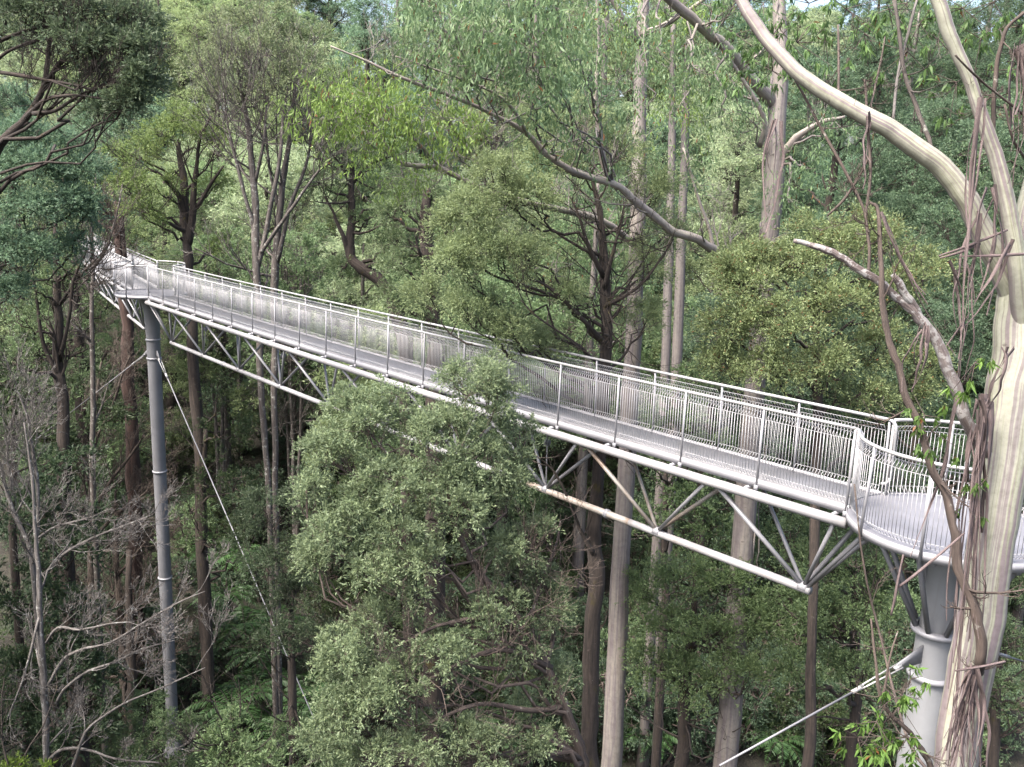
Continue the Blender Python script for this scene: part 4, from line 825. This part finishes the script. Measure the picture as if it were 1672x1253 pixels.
hero(72, 'slender_tree', 'slender reddish stemmed tree with many fine upright branches left of centre', [(440,840,34,10),(430,700,34,10),(424,560,34,11),(420,450,34,12),(416,330,34,12),(408,230,34,9),(395,150,34,6),(385,90,34,3)],
     [((420,440,34,9),(440,350,33.8,8),(455,270,33.6,7),(462,200,33.6,5),(470,140,33.6,3)),((418,380,34,7),(395,300,33.6,6),(375,220,33.4,4),(365,150,33.4,2)),((421,420,34,7),(455,370,33.4,6),(490,320,33,5),(520,280,32.8,4),(545,262,32.6,2)),((416,300,34,6),(430,230,33.6,5),(435,160,33.6,3))],
     [(380,90,34,44,34,1.6,16),(440,80,34,44,36,1.6,16),(330,110,35,36,34,1.6,12),(470,130,34,34,34,1.4,10),(400,140,34,34,26,1.4,7),(350,160,35,30,30,1.4,7),(430,30,35,50,30,1.6,12),(370,40,35,40,28,1.6,12)], (.165, .205, .12), GREYB, ntw=50, twl=2.6, group='dark trunked trees behind the walkway')
hero(73, 'slender_tree', 'second slender grey stemmed tree crowded close to the reddish one', [(450,820,35.5,10),(448,700,35.5,10),(448,560,35.5,11),(450,450,35.5,12),(458,330,35.5,11),(472,230,35.5,8),(482,150,35.5,5),(490,90,35.5,3)],
     [((452,430,35.5,8),(470,350,35.2,7),(500,270,35,5),(510,210,34.8,3)),((456,340,35.5,7),(440,270,35.2,5),(432,190,35,3))],
     [(500,110,35,40,30,1.6,12),(530,170,36,30,26,1.4,8),(470,60,36,40,28,1.6,10),(520,60,36,36,26,1.6,10)], (.15, .195, .11), GREYB, ntw=36, twl=2.6, group='dark trunked trees behind the walkway')
hero(74, 'blackwood_tree', 'dark crooked tree with an s shaped leaning trunk left of the central wattle', [(662,600,36,24),(648,510,36,24),(632,472,36,22),(600,445,36,19),(574,422,36,17),(571,380,36,15),(574,330,36,12),(577,290,36,9),(572,250,36,6)],
     [((574,425,36,10),(560,385,35.8,8),(545,350,35.6,5),(530,320,35.4,3)),((590,440,36,8),(620,428,35.6,7),(660,430,35.4,4)),((576,320,36,6),(560,275,35.6,4),(540,250,35.4,2)),((576,300,36,6),(600,270,35.8,4),(640,255,35.6,2))],
     [(560,250,36,44,26,1.4,10),(610,270,36,40,26,1.4,10),(530,300,35.6,30,26,1.2,7),(640,330,36,34,30,1.3,10),(650,390,36,40,26,1.3,10),(600,360,36.4,30,26,1.2,7),(555,440,36,26,20,1.1,6),(670,300,36,40,28,1.4,10)], (.11, .155, .08), DARKB, ntw=24, group='dark trunked trees behind the walkway')
hero(75, 'blackwood_tree', 'thick dark trunk half hidden in leaves left of the central wattle', [(712,700,33,30),(706,560,33,28),(700,470,33,26),(697,410,33,24),(695,360,33,20),(697,310,33,13)],
     [((698,420,33,8),(725,400,32.6,7),(745,370,32.4,3))], [(640,350,33,36,28,1.3,12),(690,310,33,40,26,1.3,12),(650,430,32.6,36,26,1.2,12),(720,450,32.6,36,26,1.2,12),(690,500,32.6,44,24,1.2,12),(735,330,33,28,26,1.1,8),(700,545,33,44,20,1.2,10),(640,480,33,34,22,1.1,8)], (.12, .165, .09), DARKB, ntw=8, group='dark trunked trees behind the walkway')
hero(76, 'red_trunk_tree', 'thick reddish brown trunk behind the slender tower', [(222,1000,40,24),(218,850,40,22),(213,700,40,21),(207,560,40,20),(202,470,40,19),(196,380,40,17),(192,330,40,13)],
     [], [(180,300,41,40,30,1.5,10),(220,330,41,36,26,1.4,8),(150,330,41,36,26,1.4,8)], (.07, .10, .04), REDB, ntw=4, group='dark trunked trees behind the walkway')
hero(77, 'mossy_tree', 'mossy dark stemmed tree with thin ragged crown in front of the far walkway', [(108,900,30,24),(106,800,30,22),(102,700,30,20),(98,600,30,17),(95,520,30,14),(92,440,30,11),(91,360,30,7),(94,310,30,4)],
     [((97,590,30,8),(112,520,29.6,6),(120,460,29.4,5),(140,410,29.2,3)),((100,620,30,9),(70,560,29.6,7),(58,480,29.4,5),(50,420,29.2,3)),((95,500,30,5),(130,450,29.4,4),(160,420,29.2,2))],
     [(125,365,29,24,20,.9,8),(60,470,29,34,30,1,10),(110,440,29.4,24,24,.9,6),(30,520,29,40,34,1.1,12),(55,400,29.6,30,24,1,8),(20,590,28.6,34,30,1,8)], (.09, .13, .065), DARKB, ntw=36, twl=2.0, R=.36, nl=60, L=.1, W=.034, rmin=.008)

# ---- bare twiggy trees at the lower left
def bare(seed, label, mains, mat, n_tw, tl, lvl=4, droop=.06, minr=.0045, nb=(6, 6, 5, 4), group='bare twiggy trees at the left', lead=(.3, 0, .25)):
    p = Plant(seed); first = None
    for r, rows in enumerate(mains):
        l = px_line(rows)
        if r == 0: l = to_ground(l); first = l[0, :3]
        p.curve(l[:, :3], l[:, 3], 7)
        for q in range(n_tw):
            k = int(len(l) * (.15 + .85 * (q + .5) / n_tw)); k = min(max(k, 1), len(l) - 2); t = unit(l[k + 1, :3] - l[k - 1, :3])
            p.twiggy(l[k, :3], t * .8 + p.rg.normal(size=3) * .6 + np.array(lead), tl * (.5 + .8 * p.rg.random()), max(l[k, 3] * .45, minr * 2), 1, lvl, nb=nb, ang=.6, ratio=.55, droop=droop, trop=.1, minr=minr)
    return p.finish('bare_tree', label, 'tree', first, mat, LEAF, MID, group)
bare(81, 'bare tree with white lichened branches arching in front of the slender tower', [[(78,1262,23,11.5),(74,1180,23,11.5),(70,1100,23,10.8),(66,1010,23,9.4),(62,930,23,7.9),(58,840,23,5.8),(50,760,23,4.3),(40,690,23,2.2)],
     [(78,1120,23,5.8),(105,1075,22.8,5.0),(135,1060,22.6,4.7),(180,1050,22.4,4.3),(230,1020,22.2,3.6),(290,985,22,2.9),(335,965,21.8,1.4)],[(92,1150,23,5.8),(110,1120,22.7,5.0),(145,1095,22.5,4.3),(190,1080,22.4,3.6),(230,1060,22.2,2.9),(285,1045,22,1.4)],
     [(115,1262,22.6,5.0),(135,1205,22.5,5.0),(155,1180,22.4,4.3),(200,1150,22.2,3.6),(270,1120,22,2.9),(335,1090,21.8,1.4)],[(75,1050,23,4.3),(95,1025,22.8,4.3),(130,1028,22.6,3.6),(180,1018,22.4,2.9),(220,1015,22.3,1.4)],[(80,1240,23,5.8),(105,1222,22.8,5.8),(150,1226,22.6,4.3),(190,1240,22.4,3.6),(260,1245,22.2,2.2)],[(66,1000,23,4.3),(40,1100,22.6,3.6),(10,1180,22.4,2.2)]], PALET, 5, 1.4)
bare(82, 'pale stemmed bare tree forking upward at the left edge', [[(55,940,26,10.1),(50,900,26,8.6),(25,840,26,7.2),(5,780,26,5.0),(-10,720,26,3.6)],[(58,900,26,7.2),(62,830,26,6.5),(58,760,26,5.8),(50,720,26,5.0),(45,680,26,3.6),(30,640,26,2.2)],[(60,880,26,5.0),(90,860,25.8,4.3),(130,850,25.6,3.6),(160,840,25.4,2.2)],[(70,940,26,5.8),(105,905,25.6,5.0),(150,880,25.4,4.3),(200,860,25.2,3.6),(250,840,25,2.2)],[(20,800,26,4.3),(12,740,26,3.6),(18,690,26,2.2)]], PALET, 8, 1.7)
bare(83, 'brown bare tree with a dense haze of fine twigs under the far walkway', [[(150,1000,38.5,12),(148,900,38.5,11),(150,800,38.5,10),(155,720,38.5,8),(158,650,38.5,6),(165,590,38.5,3)],[(150,840,38.5,7),(185,780,38.1,6),(215,740,37.9,4),(235,710,37.7,2)],[(150,880,38.5,7),(190,840,38.1,6),(230,810,37.9,4),(250,790,37.7,2)],[(150,800,38.5,7),(120,720,38.3,5),(105,650,38.1,4),(100,600,38.1,2)],[(155,720,38.5,6),(185,660,38.3,5),(200,610,38.1,3),(212,580,38.0,2)]], TWIG, 10, 1.9, nb=(7, 7, 6, 4))
bare(84, 'brown bare tree with tangled drooping twigs left of the slender tower foot', [[(205,1140,38.5,12),(200,1060,38.5,11),(195,980,38.5,10),(190,900,38.5,8),(188,840,38.5,5),(190,800,38.5,3)],[(198,1020,38.5,6),(230,980,38.3,5),(260,950,38.1,3)],[(200,1060,38.5,6),(160,1010,38.3,5),(130,980,38.1,3)],[(192,940,38.5,6),(225,900,38.3,4),(250,870,38.1,2)],[(202,1100,38.5,6),(240,1080,38.1,5),(280,1075,37.9,3)]], TWIG, 9, 1.8, nb=(7, 7, 5, 4))
bare(85, 'bare grey tree with twigs crossing the start of the far walkway', [[(150,760,33,9),(152,640,33,8),(150,520,33,7),(152,440,33,6),(150,380,33,5),(152,330,33,4),(158,280,33,2)],[(150,440,33,5),(175,400,32.8,4),(190,350,32.6,3),(200,300,32.6,2)],[(150,480,33,5),(125,430,32.8,4),(115,370,32.6,2)],[(150,560,33,5),(130,540,32.6,4),(110,520,32.4,3)]], GREYB, 7, 1.5, lvl=3)

# ---------------------------------------------------------------- trees kept as patterns for the far slope
def proto(seed, H, r, c0, rad, nb, bark, leafm, R=.55, nl=150, L=.13, W=.05, kind='spray', ntips=26, brad=(1.4, 2.1), flatz=.75, wob=.35, multi=1, shape=1.0, twk=0, limbk=.35):
    p = Plant(seed); g = p.rg; trs = []
    for mm in range(multi):
        ph = g.random() * 6.28; sp = (0 if multi == 1 else .8 + .5 * g.random())
        t = np.linspace(0, 1, 12); xx = sp * np.cos(ph) * t ** .8 + np.cumsum(g.normal(size=12)) * wob * .12; yy = sp * np.sin(ph) * t ** .8 + np.cumsum(g.normal(size=12)) * wob * .12
        xx[0] *= .2; yy[0] *= .2
        tr = np.stack([xx, yy, t * H * (.9 + .1 * g.random()), r / multi ** .6 * (1.12 - t) ** .8 + .015], -1); tr[0, 3] *= 1.3; tr = smooth(tr, 2); p.curve(tr[:, :3], tr[:, 3], 9); trs.append(tr)
    bl = [[] for _ in trs]
    for q in range(nb):
        u = (q + .5) / nb; z = c0 + (H - c0) * (u ** .8); prof = math.sqrt(max(.06, 1 - ((u - .42) / .62) ** 2)) * shape
        a = q * 2.4 + g.normal() * .5; rr = rad * prof * (.45 + .55 * g.random()); b = brad[0] + (brad[1] - brad[0]) * g.random()
        k = int(g.integers(0, len(trs))); bl[k].append((np.array([math.cos(a) * rr, math.sin(a) * rr, z]), (b, b, b * flatz), int(ntips * (b / brad[1]) ** 2) + 4))
    for tr, bs in zip(trs, bl):
        if bs: p.blobs(tr, bs, start=.3, R=R, nl=nl, L=L, W=W, kind=kind, limbk=limbk, rmin=.014, gsize=7, sides=5)
        for _ in range(twk): 
            q = int(len(tr) * (.35 + .6 * g.random())); p.twiggy(tr[q, :3], g.normal(size=3) + [0, 0, .8], 2.4, .03, 1, 3, nb=(4, 4, 4), ang=.6, ratio=.6, minr=.008)
    return p
PROTO = {}
def reg(key, p, bark, leafm): PROTO[key] = (p, bark, leafm)
reg('wattle_a', proto(101, 16, .27, 4.0, 3.6, 20, DARKB, LEAF), DARKB, LEAF)
reg('wattle_b', proto(102, 14, .24, 2.6, 3.4, 18, DARKB, LEAF, brad=(1.1, 1.7)), GREYB, LEAF)
reg('wattle_c', proto(103, 18, .3, 5, 3.3, 20, DARKB, LEAF, flatz=.6), DARKB, LEAF)
reg('gum_a', proto(104, 24, .3, 11, 3.4, 15, GUM_FAR, LEAF_G, R=.7, nl=54, L=.17, W=.05, kind='droop', ntips=17), GUM_FAR, LEAF_G)
reg('gum_b', proto(105, 26, .34, 13, 3.8, 16, GUM_FAR, LEAF_G, R=.75, nl=54, L=.17, W=.05, kind='droop', ntips=17), GUM_FAR, LEAF_G)
reg('slender', proto(106, 17, .2, 9, 2.8, 14, GREYB, LEAF, multi=4, twk=12, ntips=13, R=.5, brad=(.9, 1.4)), GREYB, LEAF)
reg('layered', proto(107, 16, .3, 5, 3.9, 16, DARKB, LEAF, flatz=.38, brad=(1.3, 2.0), twk=5), DARKB, LEAF)
reg('beech', proto(108, 19, .32, 3, 3.2, 26, DARKB, LEAF, R=.5, nl=120, L=.10, W=.05, brad=(1.2, 1.7)), DARKB, LEAF)
FIRST = {}
KINDN = {'wattle_a': 'wattle_tree', 'wattle_b': 'wattle_tree', 'wattle_c': 'wattle_tree', 'gum_a': 'gum_tree', 'gum_b': 'gum_tree', 'slender': 'slender_tree', 'layered': 'blackwood_tree', 'beech': 'beech_tree'}
FORM = {'wattle_a': 'round crowned', 'wattle_b': 'billowy', 'wattle_c': 'tall domed', 'gum_a': 'tall loose leaved', 'gum_b': 'high drooping', 'slender': 'many stemmed', 'layered': 'flat layered', 'beech': 'dense leafy'}
CN = [('bright yellow green', BRIGHT), ('pale grey green', PALE), ('olive', OLIVE), ('deep green', (.095, .14, .068)), ('dark green', DARK), ('blue green', BLUE)]
MARKS = [(60, 'at the left frame edge'), (230, 'above the slender tower'), (430, 'over the slender stemmed trees'), (620, 'left of the central wattle'), (820, 'above the central wattle'), (1050, 'beside the thin pale gum'), (1260, 'behind the arching limbed gum'), (1450, 'under the smooth gum limb'), (1640, 'behind the smooth gum trunk')]
TAKEN = {}
def plant_tree(key, x, y, scale, rot, col, group='trees on the far slope', label=None, sink=.15):
    gz = float(ground(x, y)) - sink; top = np.array([x, y, gz + 14 * (scale if np.isscalar(scale) else scale[1])]); u, v, dd = pix(top)
    cn = min(CN, key=lambda c: sum((a - b) ** 2 for a, b in zip(c[1], col)))[0]
    if label is None:
        mk = min(MARKS, key=lambda m_: abs(m_[0] - u))[1]; row = 'lowest' if y < 50 else 'lower' if y < 62 else 'middle' if y < 80 else 'upper' if y < 105 else 'topmost'
        label = f'{FORM[key]} {cn} tree on {row} slope {mk}'
    if key not in FIRST:
        p, bark, leafm = PROTO[key]; root, kids = p.finish(KINDN[key], label, 'tree', (0, 0, 0), bark, leafm, col, group)
        root.location = (x, y, gz); root.rotation_euler = (0, 0, rot); s = (scale,) * 3 if np.isscalar(scale) else (scale[0], scale[0], scale[1]); root.scale = s; FIRST[key] = (root, kids); return root
    return copy_tree(FIRST[key][0], FIRST[key][1], (x, y, gz), rot, scale, label, group, col)
g = np.random.default_rng(5)
rows = [(43, 5.6), (48, 5.8), (54, 6.0), (61, 6.3), (69, 6.7), (78, 7.2), (88, 7.8), (99, 8.6), (112, 9.6), (120, 9), (129, 9), (139, 9.5), (150, 10)]
for ry, sp in rows:
    hw = ry * .60 + 4; n = int(2 * hw / sp)
    for q in range(n + 1):
        x = -hw + (q + .5 * ((rows.index((ry, sp))) % 2)) * sp + g.normal() * sp * .17; y = ry + g.normal() * 2.0
        u = pix((x, y, 0))[0]
        if ry > 95 and 578 < u < 602: continue
        if ry < 60 and u < 260 and g.random() < .5: continue
        if ry == 43 and not (560 < u < 900 or u > 1000): continue
        keys = ['wattle_a', 'wattle_b', 'wattle_c', 'beech', 'layered', 'slender', 'gum_a', 'gum_b']
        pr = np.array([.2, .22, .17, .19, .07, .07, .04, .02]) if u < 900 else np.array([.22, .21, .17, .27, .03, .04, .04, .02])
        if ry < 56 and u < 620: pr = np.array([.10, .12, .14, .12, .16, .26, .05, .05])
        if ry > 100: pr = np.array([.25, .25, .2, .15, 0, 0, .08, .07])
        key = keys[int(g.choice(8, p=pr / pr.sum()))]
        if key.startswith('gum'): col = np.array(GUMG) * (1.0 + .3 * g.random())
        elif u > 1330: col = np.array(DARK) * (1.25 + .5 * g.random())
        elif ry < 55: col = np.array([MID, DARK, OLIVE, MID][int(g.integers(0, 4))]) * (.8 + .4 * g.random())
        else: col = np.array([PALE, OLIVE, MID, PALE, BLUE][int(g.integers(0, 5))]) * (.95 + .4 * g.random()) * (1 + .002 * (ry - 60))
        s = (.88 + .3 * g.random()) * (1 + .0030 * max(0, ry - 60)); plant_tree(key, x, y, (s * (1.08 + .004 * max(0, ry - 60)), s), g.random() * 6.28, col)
# forest standing round the viewpoint: beside the frame and below its lower edge, it shades the valley floor
for x, y, k, s in [(-13,9,'beech',1.1),(-18,15,'wattle_c',1.15),(-20,22,'beech',1.1),(-25,27,'wattle_a',1.1),(-28,33,'wattle_c',1.0),(-9,2,'wattle_a',.95),(-16,3,'wattle_c',1.0),(-24,12,'wattle_a',1.05),(-31,20,'beech',1.0),(-12,-6,'wattle_c',1.0)]:
    plant_tree(k, x, y, s, x * 1.7, np.array(MID) * .8, 'trees standing left of the view', 'forest tree standing in the row left of the view')
for x, y, k, s, lab in [(27,50,'beech',1.4,'tall dense green tree behind the fork of the smooth gum'),(33,57,'wattle_c',1.45,'tall domed green tree at the top right corner'),(21,62,'beech',1.5,'tall leafy tree under the smooth gum limb near the top edge')]:
    plant_tree(k, x, y, s, x * 1.1, np.array(DARK) * 1.6, label=lab)
for x, y, k, s in [(-8,17,'wattle_b',.62),(-3,14,'wattle_b',.58),(2,17,'wattle_b',.6),(-6,23,'wattle_b',.55),(-11,25,'wattle_b',.5)]:
    plant_tree(k, x, y, s, x * 1.3, np.array(MID) * .8, 'low trees below the view', 'low forest tree standing under the lower edge of the view')
# understory shrubs
p = proto(120, 3.0, .06, .4, 1.3, 12, BROWNW, LEAF, R=.3, nl=60, L=.11, W=.035, ntips=12, brad=(.5, .75), multi=3); SHR = None
p2 = Plant(121)
def frond_crown(p, n, L, seed, z=0.0):
    g = p.rg; tt = np.linspace(0, 1, 26)
    for q in range(n):
        a = q / n * 6.283 + g.normal() * .15; up = .75 + .3 * g.random(); l = L * (.8 + .35 * g.random()); d = np.array([math.cos(a), math.sin(a), 0]); s = np.array([-d[1], d[0], 0])
        c = d * (tt * l)[:, None] * .95 + np.array([0, 0, 1]) * (l * (up * tt - 1.05 * tt ** 2))[:, None]; c[:, 2] += z
        p.add_twig(c[::5], np.linspace(.014, .004, len(c[::5])), 4)
        T = unit(np.gradient(c, axis=0)); w = np.sin(np.clip(tt * 3.3, .25, 3.1)) * l * .17 + .02
        for sd in (1, -1):
            pos = c[2:]; ax = s * sd * 1.0 + T[2:] * .45 + np.array([0, 0, -.25]); n_ = len(pos)
            leaf_mesh(p.leaf, pos, ax + g.normal(size=ax.shape) * .08, w[2:] * 1.15, np.full(n_, l * .042), g, g.random(n_) * .5 + .25, flat=3.0)
frond_crown(p2, 15, 1.9, 3, 1.7)
p2.curve(np.array([[0, 0, -.2], [.03, 0, .6], [0, .03, 1.2], [0, 0, 1.75]]), np.array([.16, .13, .11, .09]), 9)
shr_first = p.finish('shrub', 'leafy shrub', 'shrub', (0, 0, 0), BROWNW, LEAF, MID, 'shrubs in the understory', crown='foliage', trunk='stems')
fern_first = p2.finish('tree_fern', 'fern', 'fern', (0, 0, 0), DARKB, FERN, (.055, .11, .035), 'tree ferns on the valley floor', crown='fronds', trunk='trunk')
def place(first, used, x, y, s, rot, col, label, group):
    gz = float(ground(x, y)) - .08
    if not used:
        used.append(1); r, kids = first; r.location = (x, y, gz); r.rotation_euler = (0, 0, rot); r.scale = (s,) * 3; tag(r, label, None, group)
        for k in kids:
            if k.name.split('.')[0] in ('foliage', 'fronds'): k.color = (*col, 1)
    else: copy_tree(first[0], first[1], (x, y, gz), rot, s, label, group, col)
us, uf = [], []
spots = []
for k in range(420):
    y = 33 + 34 * g.random() ** 1.2; x = (g.random() * 2 - 1) * (y * .6)
    if min([9] + [math.hypot(x - a, y - b) for a, b in spots]) < 1.45: continue
    u, v, _ = pix((x, y, float(ground(x, y)) + 1.5))
    if math.hypot(x - C_FAR[0], y - C_FAR[1]) < 3.2 or (110 < u < 520 and y < 43): continue
    spots.append((x, y)); c = np.array([MID, DARK, DARK, (.06, .09, .04)][int(g.integers(0, 4))]) * (.8 + .4 * g.random())
    place(shr_first, us, x, y, .8 + .7 * g.random(), g.random() * 6.28, c, 'bushy green shrub on the forest floor among the trunks', 'shrubs in the understory')
for u, v in [(415,1165),(440,1130),(400,1060),(425,1100),(445,1190),(520,1200),(372,1000),(395,940),(840,1240),(820,1200),(465,1235),(500,1150),(345,930),(380,1200),(1010,1180),(1060,1225),(1240,1190),(1270,1235),(450,1060)]:
    pt = ground_on_ray(u, v + 26, 12, 75)
    place(fern_first, uf, pt[0], pt[1], .75 + .5 * g.random(), g.random() * 6.28, np.array((.034, .072, .026)) * (.8 + .5 * g.random()), 'tree fern with arching green fronds on the dark valley floor', 'tree ferns on the valley floor')
for u, v in [(1200,1215),(1150,1235),(1295,1235),(1345,1215),(1420,1225),(1080,1240),(1250,1200),(1120,1190),(1390,1190),(1310,1180),(1060,1200),(860,1235),(1540,1200),(1620,1220),(240,1120),(350,1080),(300,1130),(260,1060)]:
    pt = ground_on_ray(u, v + 12, 12, 75)
    place(shr_first, us, pt[0], pt[1], .8 + .6 * g.random(), g.random() * 6.28, np.array(DARK) * (.9 + .5 * g.random()), 'bushy green shrub on the forest floor among the trunks', 'shrubs in the understory')
# low undergrowth carpet
mb = MB(); n = 110000; yy = 26 + 95 * g.random(n) ** 1.2; xx = (g.random(n) * 2 - 1) * (yy * .62 + 2); dens = np.sin(xx * .5) * np.sin(yy * .43) + np.sin(xx * .21 + yy * .33); keep = dens > -.2; xx, yy = xx[keep], yy[keep]; n = len(xx)
pos = np.stack([xx, yy, ground(xx, yy) + .05 + .5 * g.random(n) ** 2], -1)
leaf_mesh(mb, pos, g.normal(size=(n, 3)) * .8 + [0, 0, .8], .26 * (.5 + g.random(n)), .09, g)
o = mb.build('undergrowth', LEAF, smooth=False); tag(o, 'low leafy undergrowth covering the forest floor', 'undergrowth', kind='stuff', color=(.04, .065, .026))


# ---------------------------------------------------------------- camera, light, world
cam = bpy.data.cameras.new('camera'); co = bpy.data.objects.new('camera', cam); COL.objects.link(co)
cam.sensor_fit = 'HORIZONTAL'; cam.sensor_width = 36; cam.lens = 36 * FPX / 1672; cam.clip_end = 2000; cam.clip_start = .05
right = np.array([RT[0], FW[0], -DN[0]]); down = np.array([RT[1], FW[1], -DN[1]]); fwd = np.array([RT[2], FW[2], -DN[2]])
co.matrix_world = Matrix([[right[i], -down[i], -fwd[i], 0] for i in range(3)] + [[0, 0, 0, 1]])
sc.camera = co
EL, AZ = 58.0, -125.0                          # sun height; compass bearing from +y, clockwise
w = bpy.data.worlds.new('World'); sc.world = w; w.use_nodes = True
bg = w.node_tree.nodes['Background']; sky = w.node_tree.nodes.new('ShaderNodeTexSky'); sky.sky_type = 'NISHITA'; sky.sun_disc = False
sky.sun_elevation = d2r(EL); sky.sun_rotation = d2r(AZ); sky.air_density = 1.0; sky.dust_density = 6.0; sky.ozone_density = .6
w.node_tree.links.new(sky.outputs[0], bg.inputs[0]); bg.inputs[1].default_value = .14
sl = bpy.data.lights.new('sun', 'SUN'); sl.energy = 2.6; sl.angle = d2r(18); sl.color = (1, .95, .88)
so = bpy.data.objects.new('sun', sl); COL.objects.link(so)
sd = Vector((math.sin(d2r(AZ)) * math.cos(d2r(EL)), math.cos(d2r(AZ)) * math.cos(d2r(EL)), math.sin(d2r(EL))))
so.rotation_euler = sd.to_track_quat('Z', 'Y').to_euler()
vs = sc.view_settings; vs.view_transform = 'Standard'; vs.look = 'None'; vs.gamma = 1; vs.use_curve_mapping = False; vs.exposure = 2.05
sc.render.engine = 'CYCLES'; cy = sc.cycles
cy.max_bounces = 6; cy.diffuse_bounces = 4; cy.glossy_bounces = 3; cy.transmission_bounces = 4; cy.transparent_max_bounces = 4
cy.use_denoising = True; cy.caustics_reflective = False; cy.caustics_refractive = False
